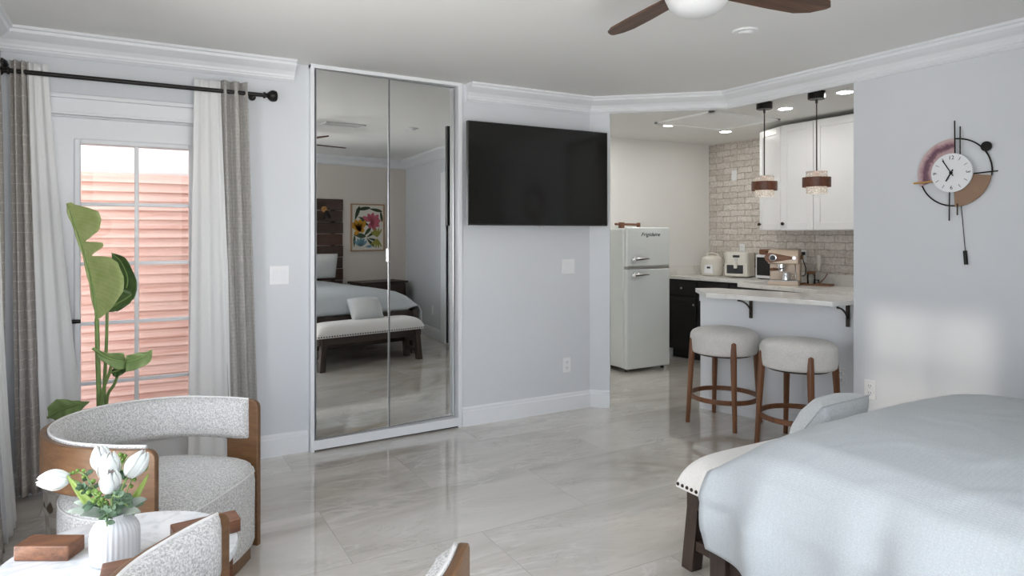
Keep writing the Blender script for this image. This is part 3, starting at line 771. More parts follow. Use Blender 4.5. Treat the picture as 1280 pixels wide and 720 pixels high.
# ------------------------------------------------------------------ armchairs (local: opens towards +x, arm ends at x = 0)
def armchair(label, loc, rz):
    r = thing('armchair', label, 'armchair', loc, rz, 'barrel armchairs round the marble table')
    plan = [(0, -.325), (-.15, -.345), (-.33, -.335), (-.48, -.265), (-.585, -.145), (-.62, 0), (-.585, .145), (-.48, .265), (-.33, .335), (-.15, .345), (0, .325)]
    P = catmull([(x, y, 0) for x, y in plan], 8)
    n = len(P); arc = [0]
    for i in range(1, n): arc.append(arc[-1] + (P[i] - P[i - 1]).length)
    L = arc[-1]
    nor = []
    for i in range(n):
        t = (P[min(i + 1, n - 1)] - P[max(i - 1, 0)]).normalized(); nor.append(Vector((t.y, -t.x, 0)))   # outward
    if (P[n // 2] + nor[n // 2]).length < P[n // 2].length: nor = [-q for q in nor]
    zt, zb = .640, .472
    def at(s):
        s = max(0, min(L, s))
        for i in range(1, n):
            if arc[i] >= s:
                k = (s - arc[i - 1]) / (arc[i] - arc[i - 1]); return P[i - 1].lerp(P[i], k), nor[i - 1].lerp(nor[i], k).normalized()
        return P[-1], nor[-1]
    # wood shell: band plus a panel running to the floor at each arm end
    ss = [0, .004, .01, .018, .03, .045, .08, .12, .150, .160, .175, .20]
    ss = ss + [.20 + (L - .40) * k / 44 for k in range(1, 44)] + [L - q for q in reversed(ss)]
    secs = []
    for s in ss:
        e_ = min(s, L - s); p, nn = at(s)
        top = zt - (.035 - math.sqrt(max(0, .035 ** 2 - max(0, .035 - e_) ** 2)))
        botz = .0 if e_ <= .151 else pw(e_, [(.150, zb - .03), (.160, zb - .012), (.175, zb - .004), (.20, zb), (9, zb)])
        th0, th1 = 0.0, .024
        a = p + nn * th0; b = p + nn * th1
        secs.append([(a.x, a.y, botz), (b.x, b.y, botz), (b.x, b.y, top), (a.x, a.y, top)])
    q = MB(); q.strip(None, secs); q.build('wood_shell', M['chair_wood'], r, smooth=35, bevel=.004)
    # padded inner band
    secs = []; pp = []
    for k in range(61):
        s = .045 + (L - .09) * k / 60; p, nn = at(s)
        e_ = min(s, L - s) - .045; th = .052 * min(1, .35 + e_ / .06)
        prof = [(0, zb + .006), (-.55 * th, zb + .002), (-th, zb + .03), (-th * 1.05, (zt + zb) / 2), (-th, zt - .03), (-.75 * th, zt - .006), (-.35 * th, zt + .005), (0, zt + .004)]
        secs.append([((p + nn * a).x, (p + nn * a).y, z) for a, z in prof]); pp.append((p + nn * -.004) + Vector((0, 0, zt + .006)))
    q = MB(); q.strip(None, secs); pad = q.build('back_pad', M['boucle'], r, smooth=70)
    q = MB(); q.tube(pp, .0045, 6); q.build('piping', M['piping'], pad, smooth=180)
    # upholstered seat drum with squared rounded front
    outl = []
    for k in range(2, 59):
        s = .10 + (L - .20) * k / 60; p, nn = at(s); outl.append(p + nn * -.030)
    fx = .055
    outl = [Vector((x, y, 0)) for x, y in ((fx - .012, -.225), (fx - .045, -.272), (-.05, -.298))] + outl + [Vector((x, y, 0)) for x, y in ((-.05, .298), (fx - .045, .272), (fx - .012, .225), (fx, .10), (fx, -.10))]
    cx = Vector((-.2, 0, 0))
    lev = [(.965, .055), (1, .085), (1.0, .20), (1.005, .325), (.995, .362), (.965, .388), (.90, .405), (.72, .420), (.4, .427), (.05, .428)]
    secs = [[tuple(cx + (p - cx) * k + Vector((0, 0, z))) for p in outl] for k, z in lev]
    q = MB(); nn_ = len(outl); vs = [p for sc in secs for p in sc]; fs = []
    for j in range(len(secs) - 1):
        for k in range(nn_):
            l = (k + 1) % nn_; fs.append((j * nn_ + k, j * nn_ + l, (j + 1) * nn_ + l, (j + 1) * nn_ + k))
    fs.append(tuple(range(nn_ - 1, -1, -1))); fs.append(tuple(range((len(secs) - 1) * nn_, len(secs) * nn_)))
    q.add(vs, fs); seat = q.build('seat', M['boucle'], r, smooth=60)
    q = MB(); q.tube([tuple(cx + (p - cx) * .992 + Vector((0, 0, .368))) for p in outl], .004, 6, True); q.build('seam', M['piping'], seat, smooth=180)
    q = MB(); q.prism([tuple((cx + (p - cx) * .95).xy) for p in outl], 0, .056); q.build('base', M['chair_wood'], r, bevel=.003)
    return r
armchair('barrel armchair with grey boucle and walnut shell in front of the glazed door', (-2.871, -1.459, 0), R(-37.5))
armchair('barrel armchair turned away with only its arm ends showing at bottom', (-2.685, -2.608, 0), R(46))

# ------------------------------------------------------------------ marble side table with tulips
TC = Vector((-3.174, -2.080)); TZ = .45
t = thing('side_table', 'round white marble side table on walnut hook legs beside the armchair', 'side table', (TC.x, TC.y, 0))
q = MB(); q.lathe([(.28, TZ - .026), (.304, TZ - .026), (.312, TZ - .018), (.312, TZ - .006), (.308, TZ), (.001, TZ)], n=96); q.build('table_top', M['marble'], t, smooth=40)
for a, ro in ((35 - 29.4, .318), (180 - 29.4, .285), (297 - 29.4, .285)):
    mt = Matrix.Rotation(R(a), 4, 'Z'); q = MB()
    q.prism([(.130, TZ + .0006), (.130, TZ + .044), (ro, TZ + .044), (ro, TZ + .0006)], -.038, .038, mt @ Matrix.Rotation(R(90), 4, 'X'))
    q.prism([(.236, 0), (.296, 0), (.296, TZ - .0266), (.236, TZ - .0266)], -.036, .036, mt @ Matrix.Rotation(R(90), 4, 'X'))
    q.build('leg', M['table_wood'], t, bevel=.004)
q = MB()
for a in (33 - 29.4, 180 - 29.4, 297 - 29.4):
    q.prism([(0, TZ - .060), (0, TZ - .027), (.235, TZ - .027), (.235, TZ - .060)], -.025, .025, Matrix.Rotation(R(a), 4, 'Z') @ Matrix.Rotation(R(90), 4, 'X'))
q.build('under_frame', M['table_wood'], t)
VC = Vector((-3.190, -2.105)); VZ = TZ + .001
va = thing('vase', 'white ribbed ceramic vase standing on the marble table', 'vase', (VC.x, VC.y, VZ))
q = MB(); q.lathe([(.050, 0), (.058, .003), (.061, .012), (.0625, .04), (.0625, .075), (.060, .092), (.052, .108), (.040, .117), (.030, .121), (.029, .128), (.031, .133), (.027, .133), (.025, .120), (.028, .112)], n=120, rib=.018, ribn=30)
q.build('body', M['ceramic'], va, smooth=60)
CAM = Vector((-3.137, -4.305, 1.38)); ca, sa = math.cos(R(29.43)), math.sin(R(29.43))
def at_depth(u, v, Y):
    X = (u - 640) / 832 * Y
    return Vector((CAM.x + X * ca + Y * sa, CAM.y - X * sa + Y * ca, CAM.z - (v - 291) / 832 * Y))
VT = Vector((VC.x, VC.y, VZ + .125))
def bez(a, b, c, n=8):
    return [(a * (1 - k / n) ** 2 + b * 2 * (k / n) * (1 - k / n) + c * (k / n) ** 2) for k in range(n + 1)]
def tulip(label, u, v, Y, lean, size=.030):
    size *= 1.12
    c = at_depth(u, v, Y); r = thing('tulip', label, 'flower', tuple(VT), 0, 'white tulips in the ribbed vase')
    c = c - VT; d = Vector(lean).normalized()
    base = c - d * size * 1.1
    q = MB(); q.tube(bez(Vector((0, 0, -.06)), Vector((base.x * .25, base.y * .25, base.z * .75)), base), .0032, 8); q.build('stem', M['stem'], r, smooth=180)
    rot = d.to_track_quat('Z', 'Y').to_matrix().to_4x4()
    for k in range(6):
        inner = k % 2; a0 = k * PI / 3
        def P(s, tt, inner=inner, a0=a0):
            wv = .74 * math.sin(PI * min(1, tt * .80 + .10)) ** .45 * (1 - .15 * tt ** 6)
            ang = a0 + (s - .5) * 2 * wv
            rad = size * (.10 + .74 * math.sin(PI * (tt * .86 + .08)) ** .75) * (1.0 if not inner else .88)
            zz = size * (-1.1 + 2.25 * tt - .22 * tt * (2 * s - 1) ** 2)
            return Vector((rad * math.cos(ang), rad * math.sin(ang), zz))
        q = MB(); q.grid(lambda s, tt: c + (rot @ P(s, tt)), 6, 9)
        q.build('petal', M['petal'], r, smooth=180, solid=.0012)
    return r
tulip('white tulip at the back of the bouquet, highest of the five', 126, 573, 1.97, (-.1, .05, 1))
tulip('white tulip in the bouquet centre, just right of the highest one', 136, 583, 1.91, (.08, -.1, 1), .032)
tulip('white tulip lowest at the bouquet front, facing the viewer', 138, 602, 1.86, (.10, -.38, .95), .029)
tulip('white tulip leaning right over the marble table', 171, 580, 1.93, (.55, .05, .8), .031)
tulip('white tulip lying sideways far left of the bouquet', 67, 600, 1.90, (-1, .15, .05), .031)
def blade(mb, base, tip, bend, width, fold=.35, n=10, wf=None):
    base = Vector(base); tip = Vector(tip); mid = (base + tip) / 2 + Vector(bend)
    P = bez(base, mid, tip, n); o = len(mb.v)
    for i, p in enumerate(P):
        tt = i / n; tg = (P[min(i + 1, n)] - P[max(i - 1, 0)]).normalized()
        side = tg.cross(Vector((-.49, -.87, .25))).normalized(); up = side.cross(tg).normalized()
        wd = width * (math.sin(PI * (tt * .92 + .06)) ** .8 if wf is None else wf(tt))
        for k, (a, b) in enumerate(((-1, fold), (-.5, fold * .35), (0, 0), (.5, fold * .35), (1, fold))):
            mb.v.append(tuple(p + side * wd * a + up * wd * b)); mb.uv[len(mb.v) - 1] = (k / 4, tt * (tip - base).length)
    for i in range(n):
        for k in range(4):
            a = o + i * 5 + k; mb.f.append((a, a + 1, a + 6, a + 5))
def sprig(label, kind, specs, group='greenery in the ribbed vase'):
    # specs: list of stems (points), leaves along them
    r = thing('greenery_sprig', label, 'greenery', tuple(VT), 0, group)
    st = MB(); lf = MB()
    for pts, nl, lw in specs:
        P = catmull([Vector(p) - VT for p in pts], 5); st.tube(P, .0017, 6)
        for k in range(nl):
            i = int((.25 + .72 * k / max(1, nl - 1)) * (len(P) - 1)); p = P[i]
            a = random.uniform(0, 2 * PI); sd = 1 if k % 2 else -1
            tg = (P[min(i + 1, len(P) - 1)] - P[max(0, i - 1)]).normalized()
            out = Vector((math.cos(a), math.sin(a), .35)); out = (out - tg * out.dot(tg) + tg * .4).normalized()
            if kind == 'bud':
                lf.ball(tuple(p + out * .008), random.uniform(.0045, .0065), n=8, m=6)
            else:
                blade(lf, p, p + out * lw * random.uniform(1.7, 2.3), (0, 0, .004), lw * random.uniform(.55, .75), .2, 6)
    st.build('stem', M['stem'], r, smooth=180)
    lf.build('foliage', {'euc': M['leaf_euc'], 'bud': M['bud'], 'tulip': M['leaf_tulip'], 'sage': M['leaf_sage']}[kind], r, smooth=180, solid=0 if kind == 'bud' else .0008)
    return r
A = at_depth
vt = tuple(VT + Vector((0, 0, -.03)))
sprig('blue-green eucalyptus sprig rising left of the tulips', 'euc', [([vt, A(118, 620, 1.95), A(106, 588, 1.97)], 13, .012), ([vt, A(112, 622, 1.90), A(100, 604, 1.90)], 11, .012)])
sprig('blue-green eucalyptus sprig spilling right over the vase rim', 'euc', [([vt, A(146, 628, 1.86), A(160, 632, 1.86)], 13, .013), ([vt, A(152, 625, 1.9), A(172, 636, 1.9)], 12, .013), ([vt, A(146, 612, 1.93), A(156, 590, 1.95)], 11, .012)])
sprig('blue-green eucalyptus sprig drooping over the vase front', 'euc', [([vt, A(132, 640, 1.83), A(134, 658, 1.81)], 11, .011), ([vt, A(140, 622, 1.84), A(150, 622, 1.83)], 11, .012), ([vt, A(124, 630, 1.85), A(112, 634, 1.85)], 11, .012)])
sprig('green berry sprig reaching up behind the tulips', 'bud', [([vt, A(146, 590, 1.98), A(155, 566, 1.99)], 16, .01), ([vt, A(150, 590, 1.97), A(160, 572, 1.98)], 10, .01)])
sprig('green berry sprig reaching out to the right', 'bud', [([vt, A(165, 600, 1.95), A(186, 582, 1.96)], 12, .01)])
sprig('green berry sprig clustered low on the left', 'bud', [([vt, A(124, 620, 1.86), A(112, 616, 1.86)], 14, .01), ([vt, A(126, 625, 1.85), A(116, 626, 1.84)], 14, .01), ([vt, A(108, 596, 1.92), A(88, 593, 1.93)], 9, .01)])
for lab, ends, wd in (('long bright tulip leaf curving up to the left', [(A(84, 594, 1.9), .013)], 0), ('long bright tulip leaf sweeping up to the right', [(A(186, 592, 1.92), .011)], 0)):
    r = thing('tulip_leaf', lab, 'greenery', tuple(VT), 0, 'greenery in the ribbed vase'); q = MB()
    for tip, wv in ends: blade(q, (0, 0, -.03), Vector(tip) - VT, (0, 0, -.02), wv, .35, 12)
    q.build('blade', M['leaf_tulip'], r, smooth=180, solid=.001)
for lab, ends in (('pale felted leaves spreading left over the rim', ((84, 640, 1.87), (92, 628, 1.9), (100, 645, 1.84))), ('pale felted leaves spreading right over the rim', ((184, 624, 1.9), (176, 640, 1.88)))):
    r = thing('pale_leaf_sprig', lab, 'greenery', tuple(VT), 0, 'greenery in the ribbed vase'); q = MB()
    for u, v, Y in ends: blade(q, (0, 0, -.01), A(u, v, Y) - VT, (0, 0, .03), .013, .3, 10)
    q.build('blade', M['leaf_sage'], r, smooth=180, solid=.001)

# ------------------------------------------------------------------ bird of paradise plant in a woven planter
PC = Vector((-3.300, -.655))
pl = thing('planter', 'woven pale basket planter behind the armchair', 'planter', (PC.x, PC.y, 0))
q = MB()
prof = [(.165, 0), (.185, .02), (.195, .10), (.200, .18), (.200, .27), (.190, .275), (.185, .24)]
q.grid(lambda s, t_: (lambda r_, z_: (r_ * math.cos(2 * PI * s), r_ * math.sin(2 * PI * s), z_))(*[pw(t_, [(i / 6, p[j]) for i, p in enumerate(prof)]) for j in (0, 1)]), 48, 24, lambda s, t_: (s, t_))
q.build('basket', M['basket'], pl, smooth=180, solid=.006)
q = MB(); q.lathe([(.19, .20), (.19, .235), (.001, .24)], n=32); q.build('soil', M['soil'], pl)
bp = thing('bird_of_paradise_plant', 'tall green plant with paddle leaves standing in front of the glazed door', 'plant', (PC.x, PC.y, .238))
PO = Vector((PC.x, PC.y, .238))
def stalk(pts, r0, r1, mat=M['stem']):
    P = catmull([Vector(p) - PO for p in pts], 6); q = MB(); q.tube(P, [r0 + (r1 - r0) * i / (len(P) - 1) for i in range(len(P))], 8)
    return q.build('stalk', mat, bp, smooth=180)
def paddle(rib_pts, left, right, mat, tilt=.25, nseg=60, curl=0.0):
    """leaf blade: midrib polyline (base to tip) with half-width profiles on either side"""
    P = catmull([Vector(p) - PO for p in rib_pts], max(4, nseg // (len(rib_pts) - 1))); n = len(P) - 1
    q = MB(); view = Vector((-.49, -.87, 0)); NK = 6
    for i, p in enumerate(P):
        tt = i / n; tg = (P[min(i + 1, n)] - P[max(i - 1, 0)]).normalized()
        side = tg.cross(view).normalized(); up = side.cross(tg).normalized()
        if side.x < 0: side = -side
        wl, wr = pw(tt, left), pw(tt, right)
        row = [(-wl * (1 - k / NK), 1 - k / NK) for k in range(NK)] + [(wr * k / NK, k / NK) for k in range(NK + 1)]
        for k, (o_, f_) in enumerate(row):
            lift = abs(o_) * tilt + curl * f_ * f_ * .06 + .004 * math.sin(28 * tt + 3 * f_) * f_
            q.v.append(tuple(p + side * o_ + view * lift)); q.uv[len(q.v) - 1] = (o_, tt + .12 * f_)
    K = 2 * NK + 1
    for i in range(n):
        for k in range(K - 1):
            a = i * K + k; q.f.append((a, a + 1, a + K + 1, a + K))
    lf = q.build('leaf', mat, bp, smooth=180, solid=.0016)
    q = MB(); q.tube([p + view * .002 for p in P], [.0065 * (1 - .8 * i / n) for i in range(len(P))], 6); q.build('midrib', M['stem'], lf, smooth=180)
    return lf
k_ = 3.1 / 832
stalk([(PC.x + .0, PC.y - .01, .24), A(124, 520, 3.1), A(122, 440, 3.1), A(121, 398, 3.1)], .012, .009)
paddle([A(121, 400, 3.1), A(118, 372, 3.1), A(112, 340, 3.09), A(102, 305, 3.08), A(91, 274, 3.06), A(84, 254, 3.05)],
       [(0, .004), (.25, .014), (.6, .012), (.9, .012), (1, .006)],
       [(0, 0), (.04, 12 * k_), (.10, 24 * k_), (.22, 42 * k_), (.33, 46 * k_), (.42, 43 * k_), (.47, 32 * k_), (.50, 10 * k_), (.505, 5 * k_), (.54, 28 * k_), (.57, 30 * k_), (.59, 18 * k_), (.61, 6 * k_), (.615, 10 * k_), (.66, 30 * k_), (.74, 38 * k_), (.80, 38 * k_), (.88, 24 * k_), (.95, 10 * k_), (1, 5 * k_)],
       M['leaf_light'], .22, 90)
stalk([(PC.x + .03, PC.y + .02, .24), A(130, 500, 3.2), A(133, 430, 3.2), A(134, 384, 3.2)], .009, .006)
paddle([A(134, 388, 3.2), A(150, 374, 3.21), A(160, 352, 3.2), A(152, 328, 3.18), A(139, 316, 3.15)],
       [(0, 0), (.1, 7 * k_), (.5, 14 * k_), (.8, 10 * k_), (1, 0)], [(0, 0), (.12, 10 * k_), (.4, 18 * k_), (.55, 12 * k_), (.8, 8 * k_), (1, 0)], M['leaf_dark'], .35, 40)
paddle([A(130, 390, 3.17), A(146, 380, 3.18), A(162, 370, 3.19), A(171, 362, 3.2)],
       [(0, 0), (.2, 9 * k_), (.5, 14 * k_), (.8, 10 * k_), (1, 0)], [(0, 0), (.2, 7 * k_), (.6, 9 * k_), (1, 0)], M['leaf_dark'], .3, 30)
stalk([(PC.x + .05, PC.y - .02, .24), A(127, 505, 3.08), A(137, 465, 3.06), A(140, 455, 3.05)], .008, .006)
paddle([A(116, 435, 3.0), A(136, 448, 3.02), A(160, 452, 3.04), A(180, 446, 3.05), A(190, 437, 3.06)],
       [(0, 0), (.15, 4 * k_), (.4, 9 * k_), (.7, 8 * k_), (1, 0)], [(0, 0), (.2, 7 * k_), (.4, 12 * k_), (.6, 11 * k_), (.85, 10 * k_), (1, 0)], M['leaf_mid'], .5, 40)
stalk([(PC.x + .06, PC.y + .01, .24), A(133, 505, 3.14), A(143, 480, 3.14), A(150, 462, 3.14)], .008, .006)
paddle([A(138, 466, 3.12), A(150, 462, 3.12), A(170, 450, 3.12)], [(0, 0), (.3, 5 * k_), (1, 0)], [(0, 0), (.3, 8 * k_), (.7, 6 * k_), (1, 0)], M['leaf_dark'], .4, 24)
stalk([(PC.x - .05, PC.y - .03, .24), A(88, 540, 2.98), A(74, 522, 2.96)], .008, .006)
paddle([A(60, 522, 2.95), A(78, 512, 2.95), A(95, 507, 2.94), A(112, 502, 2.93)], [(0, 0), (.12, 10 * k_), (.35, 14 * k_), (.7, 6 * k_), (1, 0)], [(0, 0), (.15, 9 * k_), (.45, 12 * k_), (.75, 8 * k_), (1, 0)], M['leaf_mid'], .3, 36)

# ------------------------------------------------------------------ kitchen: fridge
FX0, FX1, FY0, FY1 = 1.048, 1.612, .83, 1.325
fg = thing('refrigerator', 'pale grey retro two-door refrigerator against the kitchen wall', 'refrigerator', ((FX0 + FX1) / 2, FY0, 0))
W2 = (FX1 - FX0) / 2
q = MB(); q.box(-W2, W2, .05, FY1 - FY0, .035, 1.425); q.build('body', M['fridge'], fg, bevel=.018, seg=4)
for nm, z0, z1 in (('freezer_door', 1.045, 1.437), ('fridge_door', .032, 1.020)):
    q = MB(); q.box(-W2, W2, -.004, .046, z0, z1); d = q.build(nm, M['fridge'], fg, bevel=.016, seg=4)
    hz = 1.118 if nm == 'freezer_door' else .962
    q = MB(); q.lathe([(.001, 0), (.026, .001), (.028, .012), (.020, .022), (.012, .026)], n=20, mat=Matrix.Translation((-.195, -.004, hz)) @ Matrix.Rotation(R(90), 4, 'X'))
    q.tube([(-.205, -.035, hz), (-.17, -.042, hz + .004), (-.10, -.042, hz + .006), (-.02, -.034, hz + .006)], [.020, .019, .014, .008], 12)
    q.build('handle', M['chrome'], d, smooth=60)
    if nm == 'freezer_door':
        text_obj('logo', 'Frigidaire', .052, M['black_metal'], d, Matrix.Translation((.02, -.0055, 1.362)) @ Matrix.Rotation(R(90), 4, 'X'), .001, .35, 'CENTER', 1.25)
q = MB(); q.box(-W2 + .01, W2 - .005, .004, .05, 1.020, 1.045); q.build('hinge_strip', M['steel'], fg, bevel=.003)
for sx in (-1, 1):
    for yy in (.06, .45):
        q = MB(); q.cyl((sx * (W2 - .05), yy, 0), (sx * (W2 - .05), yy, .036), .018); q.build('foot', M['black'], fg, smooth=50)
rp = thing('wooden_rod', 'brown wooden rod with square end block lying on the refrigerator', 'rod', (1.15, .98, 1.427))
q = MB(); q.cyl((-.12, 0, .040), (.19, 0, .036), .012); q.build('rod', M['box_wood'], rp, smooth=50)
q = MB(); q.box(-.065, -.020, -.022, .022, 0, .058); q.build('block', M['box_wood'], rp, bevel=.003)
q = MB(); q.box(.165, .19, -.018, .018, .0, .055); q.build('end_block', M['box_wood'], rp, bevel=.003)

# counters and base cabinets
CT = .905
ct = MB(); ct.prism([(2.02, BY - .001), (2.679, BY - .001), (2.679, .158), (2.20, .158)], CT - .035, CT); ct.prism([(1.80, .12), (2.349, .12), (2.349, -2.3), (1.80, -2.3)], CT - .036, CT + .001)
c_ = tag(ct.build('kitchen_countertop', M['quartz'], bevel=.003), 'pale stone countertop along the brick kitchen wall', 'countertop')
sp_ = MB(); sp_.box(2.665, 2.679, .30, BY - .015, CT + .001, CT + .10); sp_.box(2.03, 2.66, BY - .015, BY - .001, CT + .001, CT + .10); sp_.box(2.335, 2.349, -2.3, .10, CT + .002, CT + .10)
struct(sp_.build('trim_7', M['quartz']))
def base_cab(name, label, poly_front, x1, n, toe=.06):
    (xa, ya), (xb, yb) = poly_front
    r = thing(name, label, 'cabinet', (xa, ya, 0))
    q = MB(); q.prism([(0, 0), (xb - xa, yb - ya), (x1 - xa, yb - ya), (x1 - xa, 0)], .10, CT - .037); q.build('body', M['cab_black'], r)
    q = MB(); q.prism([(toe, -.01), (xb - xa + toe, yb - ya + .01), (x1 - xa, yb - ya + .01), (x1 - xa, -.01)], 0, .10); q.build('toe_kick', M['cab_black'], r)
    dv = Vector((xb - xa, yb - ya)); L = dv.length; dv.normalize(); nv = Vector((dv.y, -dv.x));
    if nv.x > 0: nv = -nv
    for k in range(n):
        s0 = L * k / n + .008; s1 = L * (k + 1) / n - .008
        def bx(mb, a, b, t0, t1, z0, z1): mb.prism([tuple(dv * a + nv * t0), tuple(dv * b + nv * t0), tuple(dv * b + nv * t1), tuple(dv * a + nv * t1)], z0, z1)
        q = MB(); bx(q, s0, s1, .001, .018, .12, .68)
        for a, b, z0, z1 in ((s0, s0 + .05, .12, .68), (s1 - .05, s1, .12, .68), (s0 + .05, s1 - .05, .12, .17), (s0 + .05, s1 - .05, .63, .68)): bx(q, a, b, .018, .024, z0, z1)
        d = q.build('door', M['cab_black'], r, bevel=.002)
        q = MB(); c2 = dv * (s1 - .03) + nv * .028; q.ball((c2.x, c2.y, .60), .012); q.build('knob', M['steel'], d, smooth=180)
        q = MB(); bx(q, s0, s1, .001, .018, .70, .85); d = q.build('drawer', M['cab_black'], r, bevel=.002)
        q = MB(); c2 = dv * (s0 + s1) / 2 + nv * .028; q.ball((c2.x, c2.y, .775), .012); q.build('knob', M['steel'], d, smooth=180)
    return r
base_cab('base_cabinet', 'black panelled base cabinet beside the refrigerator', ((2.05, BY - .004), (2.235, .165)), 2.67, 3)
base_cab('base_cabinet', 'black base cabinet behind the bar counter under the espresso machine', ((1.83, .10), (1.83, -2.28)), 2.345, 5)
# wall cabinets with an angled end
wc = thing('wall_cabinet', 'white shaker wall cabinet hung on the brick wall', 'cabinet', (2.02, -.209, 1.40))
cab = [(0, 0), (.155, .365), (.328, .365), (.328, -1.9), (0, -1.9)]
q = MB(); q.prism(cab, 0, .965); q.build('body', M['cab_white'], wc)
def shaker(p0, p1, knob_end):
    p0 = Vector(p0); p1 = Vector(p1); dv = (p1 - p0); L = dv.length; dv.normalize(); nv = Vector((dv.y, -dv.x))
    if nv.x > 0: nv = -nv
    def bx(mb, a, b, t0, t1, z0, z1): mb.prism([tuple(p0 + dv * a + nv * t0), tuple(p0 + dv * b + nv * t0), tuple(p0 + dv * b + nv * t1), tuple(p0 + dv * a + nv * t1)], z0, z1)
    q = MB(); g0, g1 = .003, L - .003; st = min(.062, L * .22)
    bx(q, g0, g1, .001, .012, .006, .958)
    for a, b, z0, z1 in ((g0, g0 + st, .006, .958), (g1 - st, g1, .006, .958), (g0 + st, g1 - st, .006, .07), (g0 + st, g1 - st, .895, .958)): bx(q, a, b, .012, .022, z0, z1)
    d = q.build('door', M['cab_white'], wc, bevel=.003)
    c2 = p0 + dv * (.032 if knob_end == 0 else L - .032) + nv * .022
    q = MB(); q.cyl((c2.x, c2.y, .062), (c2.x + nv.x * .012, c2.y + nv.y * .012, .062), .006); q.ball((c2.x + nv.x * .02, c2.y + nv.y * .02, .062), .0155); q.build('knob', M['bronze'], d, smooth=180)
shaker((.155, .365), (0, 0), 0)
shaker((0, 0), (0, -.335), 0)
shaker((0, -.335), (0, -.90), 1)
shaker((0, -.90), (0, -1.45), 0)
# bar counter, brackets
bar = [(.45, -.80), (.705, -.44), (.86, -.52), (1.24, -1.60), (1.16, -1.70), (.94, -1.638), (.69, -1.638)]
b_ = tag((lambda mb: (mb.prism(bar, .912, .944), mb)[1])(MB()).build('bar_counter', M['quartz_white'], bevel=.004), 'white stone bar counter projecting over the two stools', 'bar counter')
ap = MB(); ap.prism([tuple(H0 - hn * .018), tuple(H1 - hn * .018), tuple(H1 - hn * .001), tuple(H0 - hn * .001)], .845, .911); ap.build('apron', M['trim'], b_)
def shelf_bracket(label, s, off=0):
    p = H0 + hw * s; r = thing('shelf_bracket', label, 'bracket', (p.x, p.y, 0), math.atan2(-hn.y, -hn.x), 'iron brackets under the bar counter')
    z = .9105
    q = MB(); q.box(.020, .034, -.012, .012, z - .165, z); q.build('upright', M['bronze'], r, bevel=.003)
    q = MB(); q.box(.013, .262, -.011, .011, z - .010, z); q.build('arm', M['bronze'], r, bevel=.002)
    q = MB(); q.tube(bez(Vector((.014, 0, z - .130)), Vector((.075, 0, z - .035)), Vector((.245, 0, z - .018)), 12), .0065, 8); q.build('brace', M['bronze'], r, smooth=180)
shelf_bracket('black iron bracket under the bar counter above the left stool', .42)
shelf_bracket('black iron bracket under the bar counter end by the wall', 1.09)

# stools
def stool(label, loc, rz):
    r = thing('bar_stool', label, 'stool', loc, rz, 'round linen bar stools')
    q = MB(); q.lathe([(.20, .512), (.222, .514), (.231, .522), (.234, .54), (.237, .58), (.238, .62), (.234, .645), (.222, .664), (.195, .678), (.15, .686), (.08, .690), (.001, .691)], n=64)
    q.build('seat', M['linen'], r, smooth=60)
    for k in range(4):
        a = R(59 + 90 * k); c, s = math.cos(a), math.sin(a)
        q = MB(); q.tube([(.262 * c, .262 * s, 0), (.250 * c, .250 * s, .20), (.232 * c, .232 * s, .50), (.226 * c, .226 * s, .605), (.225 * c, .225 * s, .617)], [.0155, .0175, .0220, .0205, .011], 14); q.build('leg', M['stool_wood'], r, smooth=60)
    q = MB(); ring = [(.229, .180), (.246, .180), (.246, .212), (.229, .212)]
    nn = 64; vs = [(rr * math.cos(2 * PI * i / nn), rr * math.sin(2 * PI * i / nn), z) for i in range(nn) for rr, z in ring]
    q.add(vs, [(i * 4 + k, i * 4 + (k + 1) % 4, ((i + 1) % nn) * 4 + (k + 1) % 4, ((i + 1) % nn) * 4 + k) for i in range(nn) for k in range(4)])
    q.build('footrest', M['stool_wood'], r, smooth=40, bevel=.003)
    q = MB(); q.lathe([(.12, .498), (.19, .498), (.19, .516), (.12, .516)], n=40); q.build('seat_base', M['dark_wood'], r)
    return r
s1 = stool('round linen bar stool further from the bed, walnut legs', (.592, -.838, 0), 0)
dup(s1, (.608, -1.452, 0), R(-4), 'round linen bar stool nearer the bed, walnut legs')

# pendants
def pendant(label, x, y):
    r = thing('pendant_light', label, 'pendant light', (x, y, KZ), 0, 'pendant lights over the bar counter')
    q = MB(); q.lathe([(.001, -.002), (.060, -.002), (.060, -.052), (.056, -.056), (.001, -.056)], n=40); q.build('canopy', M['black_metal'], r, smooth=40)
    q = MB(); q.cyl((0, 0, -.055), (0, 0, -.585), .0045); q.cyl((0, 0, -.06), (0, 0, -.085), .009); q.build('cord', M['black'], r, smooth=60)
    q = MB(); q.lathe([(.071, -.578), (.071, -.738), (.067, -.738), (.067, -.578)], n=48); q.build('glass_shade', M['seeded_glass'], r, smooth=40)
    q = MB(); q.lathe([(.094, -.620), (.096, -.620), (.096, -.690), (.090, -.690), (.090, -.620)], n=48, cap=False); q.build('wood_band', M['pend_wood'], r, smooth=40)
    q = MB(); q.lathe([(.001, -.580), (.068, -.580), (.068, -.584), (.001, -.584)], n=32); q.cyl((0, 0, -.584), (0, 0, -.62), .016); q.build('socket_cap', M['copper'], r, smooth=40)
    q = MB()
    for k in range(3):
        a = 2 * PI * k / 3 + .6; q.cyl((.066 * math.cos(a), .066 * math.sin(a), -.645), (.092 * math.cos(a), .092 * math.sin(a), -.645), .004)
    q.build('spacer', M['copper'], r)
    q = MB(); q.ball((0, 0, -.655), .022, 1, 1, 1.3); q.build('bulb', M['bulb'], r, smooth=180)
    return r
pendant('pendant lamp with wooden band nearer the refrigerator', 1.135, -.745)
pendant('pendant lamp with wooden band nearer the clock wall', 1.140, -1.200)
